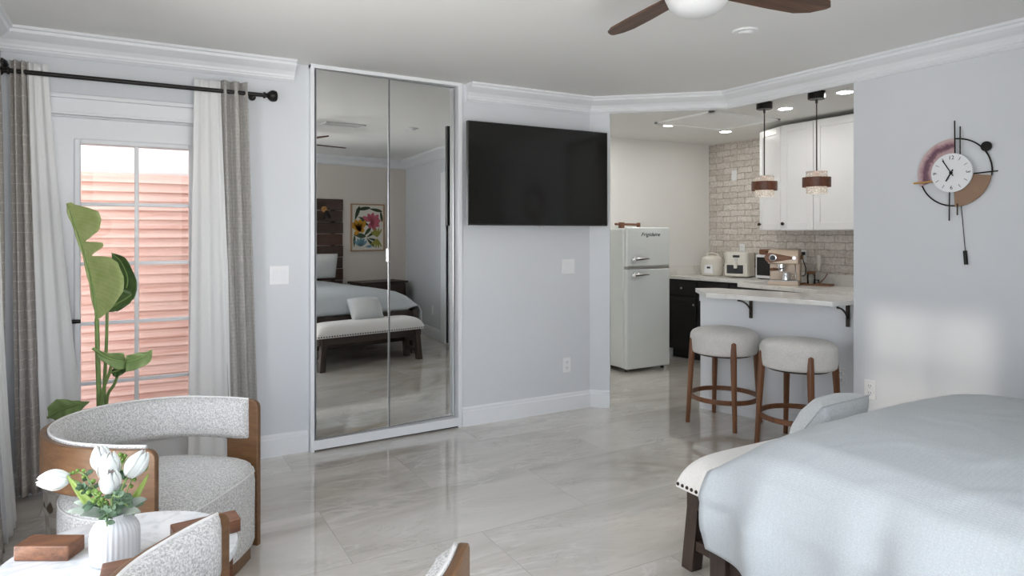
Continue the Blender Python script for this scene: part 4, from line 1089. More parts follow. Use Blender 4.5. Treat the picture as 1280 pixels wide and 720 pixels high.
# recessed downlights
def downlight(label, x, y, z, on=True, r=.052, cat='ceiling light', grp='lit recessed lights in the kitchen ceiling', name='downlight'):
    o = thing(name, label, cat, (x, y, z), 0, grp)
    q = MB(); q.lathe([(r, -.0008), (r + .014, -.0008), (r + .012, -.006), (r, -.004)], n=40, cap=False); q.build('trim_ring', M['trim'], o, smooth=40)
    q = MB(); q.lathe([(.001, -.0012), (r, -.0012), (r, -.003), (.001, -.003)], n=32); q.build('lens', M['lamp_on'] if on else M['plate'], o)
for lab, x, y in (('lit round recessed light above the refrigerator', 1.264, .456), ('lit round recessed light near the brick corner', 2.034, .48), ('lit round recessed light between the two pendants', 1.50, -.65), ('lit round recessed light beyond the second pendant by the wall', 1.334, -1.29), ('lit round recessed light cut by the left edge of the kitchen opening', .83, .90)):
    downlight(lab, x, y, KZ)
o = thing('smoke_detector', 'small round white detector on the ceiling beyond the fan', 'smoke detector', (-.36, -1.87, CZ))
q = MB(); q.lathe([(.001, -.018), (.035, -.018), (.040, -.012), (.062, -.010), (.066, -.001), (.001, -.001)], n=40); q.build('body', M['plate'], o, smooth=40)
q = MB(); q.lathe([(.001, -.021), (.026, -.021), (.030, -.017), (.001, -.017)], n=32); q.build('cap', M['ceil'], o, smooth=40)
o = thing('air_vent', 'rectangular ceiling air vent, seen only in the mirror', 'vent', (-1.0, -2.10, CZ), R(5))
q = MB(); q.box(-.20, .20, -.10, -.075, -.010, -.001); q.box(-.20, .20, .075, .10, -.010, -.001); q.box(-.20, -.17, -.1, .1, -.010, -.001); q.box(.17, .20, -.1, .1, -.010, -.001); q.build('frame', M['plate'], o, bevel=.002)
q = MB(); q.box(-.17, .17, -.075, .075, -.004, -.001); q.build('backing', M['painted_shade'], o)  # black sheet painting the shade between the slats
q = MB()
for k in range(7): q.box(-.17, .17, -.07 + k * .022, -.06 + k * .022, -.009, -.004)
q.build('slat', M['ceil'], o)

# countertop appliances
o = thing('rice_cooker', 'cream round rice cooker nearest the refrigerator', 'rice cooker', (2.42, 1.035, CT), R(-62))
q = MB(); q.lathe([(.085, 0), (.105, .006), (.118, .04), (.122, .09), (.120, .14), (.114, .165), (.001, .165)], n=48); q.build('body', M['cream'], o, smooth=50)
q = MB(); q.lathe([(.118, .166), (.116, .185), (.095, .210), (.06, .222), (.001, .226)], n=48); q.build('lid', M['cream'], o, smooth=50)
q = MB(); q.tube([(-.075, 0, .205), (-.06, 0, .240), (0, 0, .252), (.06, 0, .240), (.075, 0, .205)], .009, 8); q.build('handle', M['cream'], o, smooth=180)
q = MB(); q.prism([(-.05, .03), (.05, .03), (.042, .125), (-.042, .125)], .112, .126, Matrix.Rotation(R(90), 4, 'X')); pn = q.build('control_panel', M['white_gloss'], o, bevel=.004)
q = MB(); q.box(-.018, .018, -.1268, -.126, .085, .105); q.build('display', M['black'], pn)
for sx in (-1, 1):
    q = MB(); q.box(sx * .118 - .016, sx * .118 + .016, -.02, .02, .125, .140); q.build('side_lug', M['cream'], o, bevel=.004)
o = thing('air_fryer', 'cream air fryer with dark window beside the rice cooker', 'air fryer', (2.50, .72, CT), R(-62))
q = MB(); q.prism([(-.125, -.11), (-.10, -.135), (.10, -.135), (.125, -.11), (.135, .10), (.10, .15), (-.10, .15), (-.135, .10)], .008, .272); q.build('body', M['cream'], o, bevel=.018, seg=3)
q = MB(); q.box(-.118, .118, -.146, -.136, .02, .155); dr = q.build('basket_drawer', M['cream'], o, bevel=.005)
q = MB(); q.box(-.095, .075, -.1485, -.1465, .045, .135); q.build('window', M['black'], dr, bevel=.002)
q = MB(); q.box(-.018, .018, -.175, -.147, .10, .158); q.build('handle', M['cream'], dr, bevel=.006)
q = MB(); q.box(-.035, .035, -.1385, -.1355, .215, .238); q.build('display', M['black'], o, bevel=.002)
q = MB(); q.cyl((0, -.135, .185), (0, -.146, .185), .014); q.build('dial', M['steel'], o, smooth=50)
o = thing('microwave', 'white microwave with black door behind the espresso machine', 'microwave', (2.54, .305, CT), R(-90))
q = MB(); q.box(-.135, .135, -.115, .115, .01, .25); q.build('body', M['white_gloss'], o, bevel=.008)
q = MB(); q.box(-.118, .075, -.119, -.115, .04, .225); q.build('door_window', M['black'], o, bevel=.003)
q = MB(); q.box(.085, .128, -.118, -.115, .03, .235); q.build('control_panel', M['plate'], o)
for sx in (-.10, .10):
    q = MB(); q.box(sx - .02, sx + .02, -.10, .10, 0, .010); q.build('foot', M['black'], o)
o = thing('wooden_box', 'small brown wooden bread box on top of the microwave', 'box', (2.54, .32, CT + .2505), R(-90))
q = MB(); q.box(-.11, .11, -.08, .08, 0, .055); q.build('body', M['box_wood'], o, bevel=.012, seg=3)
q = MB(); q.box(-.02, .02, -.088, -.08, .025, .034); q.build('handle', M['bronze'], o)
# espresso machine
o = thing('espresso_machine', 'champagne espresso machine with walnut handle and front gauge', 'espresso machine', (2.07, -.195, CT + .001), R(-58))
q = MB(); q.box(-.13, .13, -.15, .13, 0, .035); q.build('drip_base', M['cream_metal'], o, bevel=.006)
q = MB(); q.box(-.12, .12, -.145, -.02, .035, .041); q.build('drip_tray', M['steel'], o)
q = MB(); q.box(-.13, .13, .0, .13, .035, .20); q.build('body', M['cream_metal'], o, bevel=.008)
q = MB(); q.prism([(-.145, .19), (-.145, .27), (-.10, .315), (.13, .325), (.13, .19)], -.13, .13, Matrix(((0, 0, 1, 0), (1, 0, 0, 0), (0, 1, 0, 0), (0, 0, 0, 1)))); q.build('head', M['cream_metal'], o, bevel=.012, seg=3)
q = MB(); q.prism([(-.105 + .052 * math.cos(a), .247 + .045 * math.sin(a)) for a in [PI / 2 + PI * k / 12 for k in range(13)]] + [(-.05, .212), (.10, .240), (.10, .254), (-.05, .284)], .1455, .148, Matrix.Rotation(R(90), 4, 'X')); q.build('wood_panel', M['box_wood'], o)
q = MB(); q.lathe([(.032, 0), (.032, .006), (.026, .008), (.001, .006)], n=28, mat=Matrix.Translation((-.085, -.1485, .247)) @ Matrix.Rotation(R(90), 4, 'X')); gg = q.build('gauge', M['chrome'], o, smooth=40)
q = MB(); q.lathe([(.001, .007), (.023, .0085), (.023, .0095), (.001, .0095)], n=24, mat=Matrix.Translation((-.085, -.1485, .247)) @ Matrix.Rotation(R(90), 4, 'X')); q.build('gauge_face', M['black'], gg)
q = MB(); q.lathe([(.016, 0), (.016, .016), (.001, .016)], n=20, mat=Matrix.Translation((.095, -.146, .247)) @ Matrix.Rotation(R(90), 4, 'X')); q.build('button', M['chrome'], o, smooth=40)
q = MB(); q.cyl((-.02, -.07, .19), (-.02, -.07, .155), .035, n=24); q.build('group_head', M['chrome'], o, smooth=50)
q = MB(); q.lathe([(.034, 0), (.034, .022), (.02, .03)], c=(-.02, -.07, .125), n=24); q.tube([(-.02, -.10, .142), (-.045, -.165, .143)], .007, 8); pf = q.build('portafilter', M['chrome'], o, smooth=50)
q = MB(); q.tube([(-.045, -.160, .143), (-.07, -.21, .146), (-.085, -.255, .147)], [.011, .015, .013], 12); q.build('wood_handle', M['box_wood'], pf, smooth=60)
q = MB(); q.tube([(.095, -.03, .20), (.095, -.06, .185), (.10, -.085, .10), (.105, -.10, .06)], .005, 8); q.build('steam_wand', M['chrome'], o, smooth=180)
q = MB(); q.cyl((.134, .02, .25), (.155, .02, .25), .02, n=20); q.build('steam_knob', M['box_wood'], o, smooth=50)
o = thing('milk_jug', 'small steel milk jug standing on the espresso drip tray', 'jug', (1.985, -.275, CT + .043), R(-58))
q = MB(); q.lathe([(.030, 0), (.036, .004), (.036, .02), (.028, .055), (.027, .065), (.030, .075)], n=28); q.build('body', M['chrome'], o, smooth=50, solid=.001)
q = MB(); q.tube([(.028, 0, .062), (.052, 0, .058), (.052, 0, .022), (.034, 0, .016)], .003, 6); q.build('handle', M['chrome'], o, smooth=180)
# outlet with black plug and cord
outlet('white wall outlet with black plug behind the espresso machine', (2.35, -.185, 1.16), R(-90))
o = thing('power_cord', 'black power cord looping from the outlet to the espresso machine', 'power cord', (2.34, -.19, 1.17))
q = MB(); q.tube([Vector(p) - Vector((2.34, -.19, 1.17)) for p in catmull([(2.315, -.195, 1.185), (2.27, -.24, 1.12), (2.25, -.28, 1.05), (2.26, -.26, .985), (2.25, -.20, .98), (2.19, -.175, 1.0)], 8)], .005, 8); q.build('cable', M['black'], o, smooth=180)
q = MB(); q.box(-.030, .0035, -.016, .016, .0, .03); q.build('plug', M['black'], o, bevel=.003)
# tray with jar, glass and spoon; frother on the wall
o = thing('serving_tray', 'dark wooden tray on the counter right of the espresso machine', 'tray', (2.205, -.43, CT + .0015), R(-72))
q = MB(); q.box(-.13, .13, -.055, .055, 0, .006); q.build('base', M['box_wood'], o)
q = MB()
for a in ((-.13, .13, -.055, -.049), (-.13, .13, .049, .055), (-.13, -.124, -.055, .055), (.124, .13, -.055, .055)): q.box(*a, .006, .016)
q.build('rim', M['box_wood'], o)
o = thing('glass_jar', 'clear glass jar with brown lid standing on the tray', 'jar', (2.215, -.365, CT + .008))
q = MB(); q.lathe([(.030, 0), (.034, .004), (.034, .085), (.030, .092)], n=28); q.build('body', M['jar_glass'], o, smooth=50, solid=.002)
q = MB(); q.lathe([(.036, .093), (.038, .097), (.038, .110), (.030, .116), (.001, .116)], n=28); q.build('lid', M['box_wood'], o, smooth=40)
q = MB(); q.lathe([(.001, .003), (.030, .003), (.030, .05), (.001, .05)], n=24); q.build('contents', M['cream'], o, smooth=40)
o = thing('drinking_glass', 'tiny clear glass on the tray beside the jar', 'glass', (2.195, -.435, CT + .008))
q = MB(); q.lathe([(.001, 0), (.016, 0), (.020, .03), (.021, .045)], n=24, cap=False); q.build('body', M['jar_glass'], o, smooth=50, solid=.0015)
o = thing('wooden_spoon', 'brown wooden spoon leaning up from the tray', 'spoon', (2.20, -.475, CT + .0085), R(-72))
q = MB(); q.tube([(-.02, 0, .008), (.03, 0, .06), (.055, 0, .105)], [.006, .004, .005], 8); q.build('handle', M['box_wood'], o, smooth=180)
q = MB(); q.ball((-.030, 0, .008), .016, 1.3, 1, .45); q.build('bowl', M['box_wood'], o, smooth=180)
o = thing('milk_frother', 'cream hand frother hung on the brick wall right of the outlet', 'frother', (2.325, -.365, 1.03))
q = MB(); q.lathe([(.006, 0), (.014, .02), (.020, .06), (.022, .12), (.018, .145), (.001, .15)], n=24); q.build('body', M['cream'], o, smooth=50)
q = MB(); q.box(.0, .024, -.012, .012, .07, .10); q.build('hook', M['cream'], o)

# ------------------------------------------------------------------ wall clock on the right wall (local: right = -y, up = z, out = -x)
ck = thing('wall_clock', 'round white wall clock with agate arc, tan quadrant and pendulum', 'clock', (XB, -2.317, 1.708))
def cp_(a, b, c=0): return (-c, -a, b)
def disc(mb, poly, c0, c1):
    mb.prism(poly, c0, c1, Matrix(((0, 0, -1, 0), (-1, 0, 0, 0), (0, 1, 0, 0), (0, 0, 0, 1))))
def arc_poly(r0, r1, a0, a1, n=28):
    return [(r1 * math.cos(R(a0 + (a1 - a0) * k / n)), r1 * math.sin(R(a0 + (a1 - a0) * k / n))) for k in range(n + 1)] + ([(r0 * math.cos(R(a1 + (a0 - a1) * k / n)), r0 * math.sin(R(a1 + (a0 - a1) * k / n))) for k in range(n + 1)] if r0 else [(0, 0)])
q = MB(); disc(q, [(.106 * math.cos(2 * PI * k / 64), .106 * math.sin(2 * PI * k / 64)) for k in range(64)], .030, .040); dial = q.build('dial', M['white_gloss'], ck)
q = MB(); disc(q, arc_poly(.098, .190, 88, 200), .012, .020); q.build('agate_arc', M['agate'], ck)
q = MB(); disc(q, arc_poly(0, .187, -88, -8), .012, .020); q.build('tan_quadrant', M['tan_plate'], ck)
q = MB(); q.tube([cp_(.187 * math.cos(R(a)), .187 * math.sin(R(a)), .012) for a in range(-8, 96, 4)], .004, 8); q.build('ring_arc', M['black_metal'], ck, smooth=180)
q = MB(); q.tube([cp_(.180 * math.cos(R(a)), .180 * math.sin(R(a)), .012) for a in range(196, 274, 4)], .004, 8); q.build('ring_arc', M['black_metal'], ck, smooth=180)
q = MB(); disc(q, [(.162 + .026 * math.cos(2 * PI * k / 32), .128 + .026 * math.sin(2 * PI * k / 32)) for k in range(32)], .014, .022); q.build('black_disc', M['black_metal'], ck)
for (a, b), (c, d), rr, mt in (((.008, .285), (.010, .10), .0035, 'black_metal'), ((.036, .250), (.036, .09), .0035, 'black_metal'), ((.09, -.012), (.218, -.006), .0035, 'black_metal'), ((-.018, -.10), (-.020, -.262), .0035, 'black_metal'), ((.022, -.17), (.022, -.232), .004, 'bronze'), ((-.212, -.044), (-.098, -.040), .0055, 'gold')):
    q = MB(); q.cyl(cp_(a, b, .022), cp_(c, d, .022), rr, n=8); q.build('rod', M[mt], ck, smooth=60)
q = MB(); q.cyl(cp_(.034, -.16, .01), cp_(.056, -.43, .01), .002, n=6); pd = q.build('pendulum_rod', M['black_metal'], ck, smooth=60)
q = MB(); q.cyl(cp_(.055, -.425, .012), cp_(.061, -.50, .012), .0095, n=12); q.build('pendulum_bob', M['black_metal'], pd, smooth=50)
for nm, a, L, wd in (('minute_hand', 122, .082, .0028), ('hour_hand', 240, .052, .0035)):
    q = MB(); c, s = math.cos(R(a)), math.sin(R(a)); q.cyl(cp_(-.02 * c, -.02 * s, .044), cp_(L * c, L * s, .044), wd, n=8); q.build(nm, M['black_metal'], ck, smooth=60)
q = MB(); disc(q, [(.008 * math.cos(2 * PI * k / 20), .008 * math.sin(2 * PI * k / 20)) for k in range(20)], .040, .048); q.build('hub', M['black_metal'], ck)
q = MB()
for k in range(12):
    if k % 3 == 0: continue
    a = R(30 * k); q.cyl(cp_(.075 * math.cos(a), .075 * math.sin(a), .0405), cp_(.094 * math.cos(a), .094 * math.sin(a), .0405), .0012, n=6)
q.build('hour_mark', M['black_metal'], dial)
FM = Matrix(((0, 0, -1, 0), (-1, 0, 0, 0), (0, 1, 0, 0), (0, 0, 0, 1)))
for s, a, b, rz in (('12', 0, .082, 0), ('6', 0, -.082, 0), ('3', .084, 0, R(-90)), ('9', -.084, 0, R(90))):
    text_obj('numeral', s, .030, M['black_metal'], dial, Matrix.Translation((-.0404, -a, b)) @ FM @ Matrix.Rotation(rz, 4, 'Z'), .0004)

# ------------------------------------------------------------------ ceiling fan
fn = thing('ceiling_fan', 'ceiling fan with dark wooden blades and white light globe', 'ceiling fan', (-1.353, -2.52, CZ))
q = MB(); q.lathe([(.001, -.001), (.085, -.001), (.085, -.05), (.11, -.07), (.125, -.10), (.125, -.155), (.115, -.175), (.001, -.175)], n=48); q.build('motor_housing', M['plate'], fn, smooth=40)
q = MB(); q.lathe([(.118, -.176), (.116, -.20), (.10, -.235), (.07, -.258), (.03, -.268), (.001, -.270)], n=48); q.build('light_globe', M['globe'], fn, smooth=60)
for a in (-7, 82, 172, 262):
    outl = [(.10, -.045), (.20, -.062), (.40, -.072), (.54, -.070), (.600, -.052), (.635, -.020), (.630, -.002), (.585, .040), (.52, .062), (.38, .060), (.20, .050), (.10, .040)]
    mt = Matrix.Rotation(R(a), 4, 'Z') @ Matrix.Translation((0, 0, -.160)) @ Matrix.Rotation(R(-10), 4, 'X')
    q = MB(); q.prism(outl, -.005, .005); bl = q.build('blade', M['fan_wood'], fn, bevel=.002); bl.matrix_local = mt
    q = MB(); q.box(.08, .20, -.025, .025, .005, .010); ar = q.build('blade_arm', M['black_metal'], bl)

# ------------------------------------------------------------------ bed, bench, nightstand and wall behind the viewer
BX0, BX1, BYF, BYH = -1.335, .115, -2.595, -4.60
bd = thing('bed', 'wide bed with pale blue-grey comforter over a dark wooden frame', 'bed', ((BX0 + BX1) / 2, BYF, 0))
bw = (BX1 - BX0) / 2
for sx in (-1, 1):
    q = MB(); q.box(sx * bw - .035, sx * bw + .035, -.07, 0, 0, .505); q.build('foot_post', M['dark_wood_z'], bd, bevel=.004)
    q = MB(); q.box(sx * bw - .015, sx * bw + .015, -2.03, -.07, .16, .34); q.build('side_rail', M['dark_wood_z'], bd, bevel=.003)
q = MB(); q.box(-bw + .035, bw - .035, -.055, -.02, .16, .495)
for a in ((-bw + .035, bw - .035, .16, .22), (-bw + .035, bw - .035, .435, .495), (-.04, .04, .22, .435), (-bw + .035, -bw + .10, .22, .435), (bw - .10, bw - .035, .22, .435)): q.box(a[0], a[1], -.062, -.008, a[2], a[3])
q.build('footboard', M['dark_wood'], bd, bevel=.003)
q = MB(); q.box(-bw + .02, bw - .02, -2.0, -.075, .30, .60); q.build('mattress', M['bench_fabric'], bd, bevel=.04, seg=4)
# comforter: draped shell
def comf(s, t):
    # s across 0..1, t from foot 0 to head 1
    ov = .065
    prof = [(0, -bw - .055, .268), (.05, -bw - .068, .36), (.11, -bw - .070, .48), (.15, -bw - .055, .575), (.19, -bw - .01, .645), (.24, -bw + .09, .695), (.34, -bw + .33, .728), (.5, 0, .738), (.66, bw - .33, .728), (.76, bw - .09, .695), (.81, bw + .01, .645), (.85, bw + .055, .575), (.89, bw + .070, .48), (.95, bw + .068, .36), (1, bw + .055, .268)]
    x = pw(s, [(a, b) for a, b, c in prof]); z = pw(s, [(a, c) for a, b, c in prof])
    y = -.045 - 1.96 * t
    ft = math.exp(-t * 9)
    fz = 1 - math.exp(-(t * 1.95) / .075)
    top = max(0, min(1, (z - .45) / .25))
    z = z - top * (z - .50) * (1 - fz) * .95
    # foot drape swings out over the post at the sides
    side = 1 - top
    nx = noise.noise(Vector((x * 2.2, y * 2.2, 0))); n2 = noise.noise(Vector((x * 6 + 3, y * 6, 1)))
    z += top * (.009 * nx + .003 * n2) * fz
    z += top * fz * .010 * max(0, noise.noise(Vector((x * 1.6 - y * 2.5, x * 1.1 + y, 4))))
    fold = math.sin(y * 11 + 2.4 * math.sin(y * 3.1)) * .016 + .012 * noise.noise(Vector((y * 5, z * 3, 7)))
    sg = -1 if s < .5 else 1
    fold += .015 * math.sin(y * 23 + 5 * noise.noise(Vector((y * 3, 0, 2)))) * (1 - ft)
    x += sg * side * (fold * (1.5 if z < .45 else .9) + .045 * ft * math.exp(-((z - .42) / .16) ** 2))
    z += top * .0035 * max(0, 1 - abs(noise.noise(Vector((x * 3.1 + y * 1.2, y * 4.0, 9)))) * 9) * fz
    if z < .33: z += .018 * math.sin(y * 6.5 + 1) + .008 * math.sin(y * 17)
    return (x, y + .035 * side * math.exp(-t * 14) + top * .02 * (1 - fz), z)
q = MB(); q.grid(comf, 120, 120, lambda s, t: (s * 2.6, t * 1.95))
q.build('comforter', M['comforter'], bd, smooth=180, solid=.012)
# plank headboard on the wall behind the bed, with reading sconce
pk = thing('plank_headboard', 'tall dark wooden plank headboard against the taupe wall', 'headboard', (-.65, YB + .001, 0))
z = .25; k = 0
while z < 1.80:
    q = MB(); q.box(-.835, .835 + (.006 if k % 2 else 0), .0, .03, z, z + .152); q.build('plank', M['plank_wood_red'] if k in (6, 3) else M['plank_wood'], pk, bevel=.002); z += .160; k += 1
q = MB()
for x in (-.7, 0, .7): q.box(x - .03, x + .03, .001, .012, .0, 1.80)
q.build('batten', M['plank_wood'], pk)
sc = thing('wall_sconce', 'small black bell sconce with brass stem on the plank headboard', 'wall lamp', (-.09, YB + .0312, 1.70))
q = MB(); q.cyl((0, 0, 0), (0, .012, 0), .04, n=24); q.tube([(0, .012, 0), (0, .06, .03), (0, .09, .0), (0, .09, -.03)], .008, 8); q.build('arm', M['brass'], sc, smooth=50)
q = MB(); q.lathe([(.018, -.02), (.026, -.05), (.05, -.10), (.056, -.125)], c=(0, .09, 0), n=28, cap=False); q.build('shade', M['black_metal'], sc, smooth=60, solid=.002)
q = MB(); q.ball((0, .09, -.10), .016); q.build('bulb', M['globe'], sc, smooth=180)
def pillow(name, label, mat, loc, rot, w, h, th, corner=True, cat='pillow', group=None):
    r = thing(name, label, cat, loc, 0, group); r.rotation_euler = rot
    def P(s, t, sg):
        u, v = 2 * s - 1, 2 * t - 1
        ed = (1 - abs(u) ** 2.4) * (1 - abs(v) ** 2.4)
        puff = th * max(0, ed) ** .42 * (1 + .08 * noise.noise(Vector((u * 2.5, v * 2.5, sg))))
        pin = 1 - .05 * (1 - v * v) * abs(u) ; pin2 = 1 - .06 * (1 - u * u) * abs(v)
        return (u * w / 2 * pin2, sg * puff / 2, h / 2 + v * h / 2 * pin + 0)
    q = MB(); q.grid(lambda s, t: P(s, t, -1), 26, 26); q.grid(lambda s, t: P(1 - s, t, 1), 26, 26)
    o = q.build('cover', mat, r, smooth=180)
    q = MB(); n = 24; edge = [P(i / n, 0, 0) for i in range(n)] + [P(1, i / n, 0) for i in range(n)] + [P(1 - i / n, 1, 0) for i in range(n)] + [P(0, 1 - i / n, 0) for i in range(n)]
    q.tube(edge, .004, 6, True); q.build('edge_piping', mat, r, smooth=180)
    return r
pillow('pillow', 'white bed pillow leaning against the planks, right-hand side of the bed', M['pillow_white'], (-.26, -4.52, .775), (R(-14), 0, 0), .56, .33, .15, group='white pillows at the bed head')
pillow('pillow', 'white bed pillow leaning against the planks, left-hand side of the bed', M['pillow_white'], (-.95, -4.52, .775), (R(-14), 0, 0), .60, .36, .15, group='white pillows at the bed head')
# bench at the bed foot
bn = thing('bench', 'white upholstered bench with nailhead trim at the foot of the bed', 'bench', (-.585, -2.412, 0))
bl, bdp = .615, .165
q = MB()
def seatf(s, t):
    a, b = 2 * s - 1, 2 * t - 1
    u = math.copysign(1 - (1 - abs(a)) ** 2.2, a); v = math.copysign(1 - (1 - abs(b)) ** 2.0, b)
    e_ = max(0, (1 - abs(u) ** 10)) * max(0, (1 - abs(v) ** 5))
    return (u * bl, v * bdp, .343 + .128 * e_ ** .42)
q.grid(seatf, 56, 32)
q.grid(lambda s, t: ((2 * s - 1) * bl, (2 * t - 1) * bdp, .335), 8, 4)
q.box(-bl, bl, -bdp, bdp, .335, .344)
st_ = q.build('seat', M['bench_fabric'], bn, smooth=50)
q = MB()
def nails(p0, p1, n):
    p0 = Vector(p0); p1 = Vector(p1)
    for k in range(n): q.ball(tuple(p0.lerp(p1, (k + .5) / n)), .0075, n=8, m=6)
nails((-bl, bdp, .350), (bl, bdp, .350), 44); nails((-bl, -bdp, .350), (-bl, bdp, .350), 13); nails((bl, -bdp, .350), (bl, bdp, .350), 13)
nt_ = q.build('nailhead_trim', M['bronze'], st_, smooth=180)
q = MB(); q.box(-bl + .03, bl - .03, -bdp + .03, bdp - .03, .26, .334); q.build('apron', M['dark_wood'], bn, bevel=.003)
for sx in (-1, 1):
    for sy in (-1, 1):
        q = MB(); x0 = sx * (bl - .085); y0 = sy * (bdp - .045); fx_ = sx * .03; fy_ = sy * .012; h_ = .030
        vs = [(x0 + a * h_ + fx_, y0 + b * h_ + fy_, 0) for a, b in ((-1, -1), (1, -1), (1, 1), (-1, 1))] + [(x0 + a * h_, y0 + b * h_, .334) for a, b in ((-1, -1), (1, -1), (1, 1), (-1, 1))]
        q.add(vs, [(3, 2, 1, 0), (4, 5, 6, 7), (0, 1, 5, 4), (1, 2, 6, 5), (2, 3, 7, 6), (3, 0, 4, 7)]); q.build('leg', M['dark_wood_z'], bn, bevel=.004)
    q = MB(); q.box(sx * (bl - .06) - .015, sx * (bl - .06) + .015, -bdp + .04, bdp - .04, .085, .125); q.build('stretcher', M['dark_wood'], bn, bevel=.003)
pillow('cushion', 'pale grey oblong cushion propped on the bench against the footboard', M['pillow'], (-.565, -2.415, .466), (R(36), 0, R(4)), .35, .26, .18, cat='cushion')
# nightstand
ns = thing('nightstand', 'dark wooden nightstand beside the bed, seen in the mirror', 'nightstand', (.62, -4.43, 0))
q = MB(); q.box(-.33, .33, -.20, .20, .10, .675); q.build('body', M['dark_wood'], ns, bevel=.003)
q = MB(); q.box(-.36, .36, -.215, .22, .676, .705); q.build('top', M['dark_wood'], ns, bevel=.004)
for k, (z0, z1) in enumerate(((.12, .38), (.40, .655))):
    q = MB(); q.box(-.30, .30, .201, .216, z0, z1); dr = q.build('drawer', M['dark_wood'], ns, bevel=.004)
    for sx in (-.15, .15):
        q = MB(); q.ball((sx, .228, (z0 + z1) / 2), .014); q.build('knob', M['bronze'], dr, smooth=180)
for sx in (-1, 1):
    for sy in (-1, 1):
        q = MB(); q.box(sx * .31 - .025, sx * .31 + .025, sy * .18 - .025, sy * .18 + .025, 0, .10); q.build('leg', M['dark_wood_z'], ns, bevel=.003)
# botanical print (generic cut-paper flowers)
ar = thing('framed_print', 'framed print of cut-paper flowers on the taupe wall, seen in the mirror', 'picture', (.575, YB + .001, 1.455))
aw, ah = .262, .335
q = MB()
for a in ((-aw, aw, -ah, -ah + .018), (-aw, aw, ah - .018, ah), (-aw, -aw + .018, -ah, ah), (aw - .018, aw, -ah, ah)): q.box(a[0], a[1], 0, .028, a[2], a[3])
q.build('frame', M['frame_wood'], ar, bevel=.002)
q = MB(); q.box(-aw + .017, aw - .017, .002, .012, -ah + .017, ah - .017); pap = q.build('paper', M['paper'], ar)
lay = [0]
def petals(nm, shapes, mat):
    q = MB(); lay[0] += 1; y0 = .0121 + .0003 * lay[0]
    for (cx_, cz_, ang, L, wd) in shapes:
        pts = []
        for k in range(17):
            t_ = k / 16; pts.append((t_ * L * 1.08, 1.35 * wd * math.sin(PI * t_) ** .75 * (.55 + .7 * t_)))
        pts = pts + [(a, -b) for a, b in reversed(pts[1:-1])]
        c, s = math.cos(R(ang)), math.sin(R(ang))
        poly = [(cx_ + a * c - b * s, cz_ + a * s + b * c) for a, b in pts]
        q.prism(poly, -y0 - .0002, -y0 + .0001, Matrix.Rotation(R(90), 4, 'X'))
    q.build(nm, mat, pap)
# picture coordinates: +x right as seen in the mirror image is mirrored again on the wall, so shapes are placed with x flipped in petals()
petals('green_leaves', [(-.20, .10, 70, .20, .022), (-.19, .25, 8, .22, .020), (.02, .27, -10, .20, .018), (.20, .25, -80, .16, .016), (-.15, .15, -20, .17, .018), (-.12, .12, -35, .16, .014), (-.22, -.10, -8, .18, .026), (-.06, -.12, 48, .16, .020), (-.02, -.14, 30, .17, .016), (-.02, -.15, -45, .17, .016), (.0, -.15, -15, .15, .013), (-.21, -.28, 88, .16, .014), (.17, .02, 96, .14, .012)], M['art_green'])
petals('pink_flower', [(.05, .08, a, L, .024) for a, L in ((8, .15), (40, .15), (75, .13), (110, .12), (150, .14), (-25, .14), (-60, .14), (-105, .09))], M['art_pink'])
petals('orange_flower', [(-.13, -.06, a, .17, .03) for a in (60, 85, 110, 135)] + [(-.13, -.06, a, .08, .024) for a in (20, -160)], M['art_orange'])
petals('olive_frond', [(.15, -.14, a, .13, .011) for a in (60, 80, 100, 120, 140)] + [(.15, -.16, a, .13, .011) for a in (-60, -80, -100, -120, -140)], M['art_olive'])
petals('blue_flower', [(-.11, -.27, a, .12, .016) for a in (40, 65, 90, 115, 140)] + [(-.04, -.275, a, .10, .009) for a in (0, 12)], M['art_blue'])

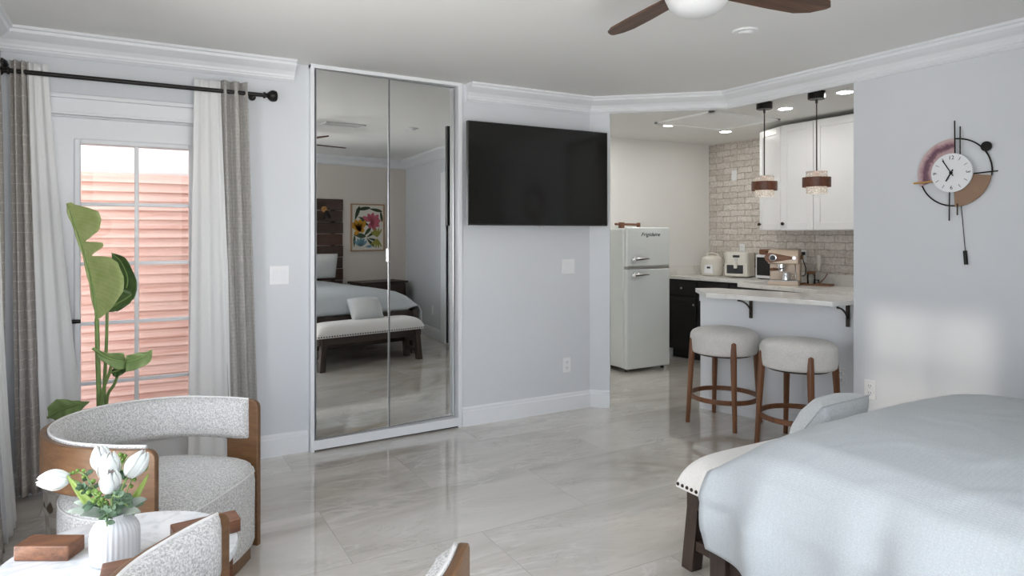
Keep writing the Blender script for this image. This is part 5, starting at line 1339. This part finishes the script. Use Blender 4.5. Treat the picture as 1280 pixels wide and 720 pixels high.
# ------------------------------------------------------------------ light
wd = bpy.data.worlds.new('daylight'); scn.world = wd; wd.use_nodes = True; nt = wd.node_tree
bg = nt.nodes['Background']
tc = nt.nodes.new('ShaderNodeTexCoord'); sx_ = nt.nodes.new('ShaderNodeSeparateXYZ'); nt.links.new(tc.outputs['Generated'], sx_.inputs[0])
c = ramp(nt, math_(nt, 'ADD', math_(nt, 'MULTIPLY', sx_.outputs[2], .5), .5), [(.0, (.72, .71, .69)), (.48, (.72, .71, .69)), (.52, (.54, .565, .60)), (1, (.44, .51, .60))])
nt.links.new(c, bg.inputs[0]); bg.inputs[1].default_value = 17.0
sun = bpy.data.lights.new('sun', 'SUN'); sun.energy = 1.3; sun.angle = R(2.0); sun.color = (1, .90, .78)
so = bpy.data.objects.new('sun', sun); COL.objects.link(so)
so.rotation_euler = Vector((math.cos(R(14)), -.02, -math.sin(R(14)))).to_track_quat('-Z', 'Y').to_euler()
def portal(loc, rot, w_, h_):
    l = bpy.data.lights.new('window_portal', 'AREA'); l.shape = 'RECTANGLE'; l.size = w_; l.size_y = h_; l.cycles.is_portal = True
    o = bpy.data.objects.new('window_portal', l); COL.objects.link(o); o.location = loc; o.rotation_euler = rot
portal((XL - .14, (WY0 + WY1) / 2, (WZ0 + WZ1) / 2), Vector((1, 0, 0)).to_track_quat('-Z', 'Y').to_euler(), WY1 - WY0, WZ1 - WZ0)
portal((-2.60, YB - .14, 1.205), Vector((0, 1, 0)).to_track_quat('-Z', 'Y').to_euler(), 2.1, 1.91)
portal(((GX0 + GX1) / 2, .14, 1.04), Vector((0, -1, 0)).to_track_quat('-Z', 'Y').to_euler(), .56, 1.68)

# ------------------------------------------------------------------ camera
cd = bpy.data.cameras.new('camera'); co = bpy.data.objects.new('camera', cd); COL.objects.link(co); scn.camera = co
co.location = CAM; co.rotation_euler = (R(90), 0, R(-29.43))
cd.sensor_width = 36; cd.lens = 832 / 1280 * 36; cd.shift_y = -69 / 1280; cd.clip_start = .05
scn.view_settings.view_transform = 'Standard'; scn.view_settings.look = 'None'; scn.view_settings.gamma = 1; scn.view_settings.use_curve_mapping = False
scn.view_settings.exposure = -0.52
cy = scn.cycles
cy.use_denoising = True
cy.max_bounces = 10; cy.diffuse_bounces = 6; cy.glossy_bounces = 5; cy.transmission_bounces = 6; cy.transparent_max_bounces = 12
cy.sample_clamp_indirect = 6; cy.caustics_reflective = False; cy.caustics_refractive = False
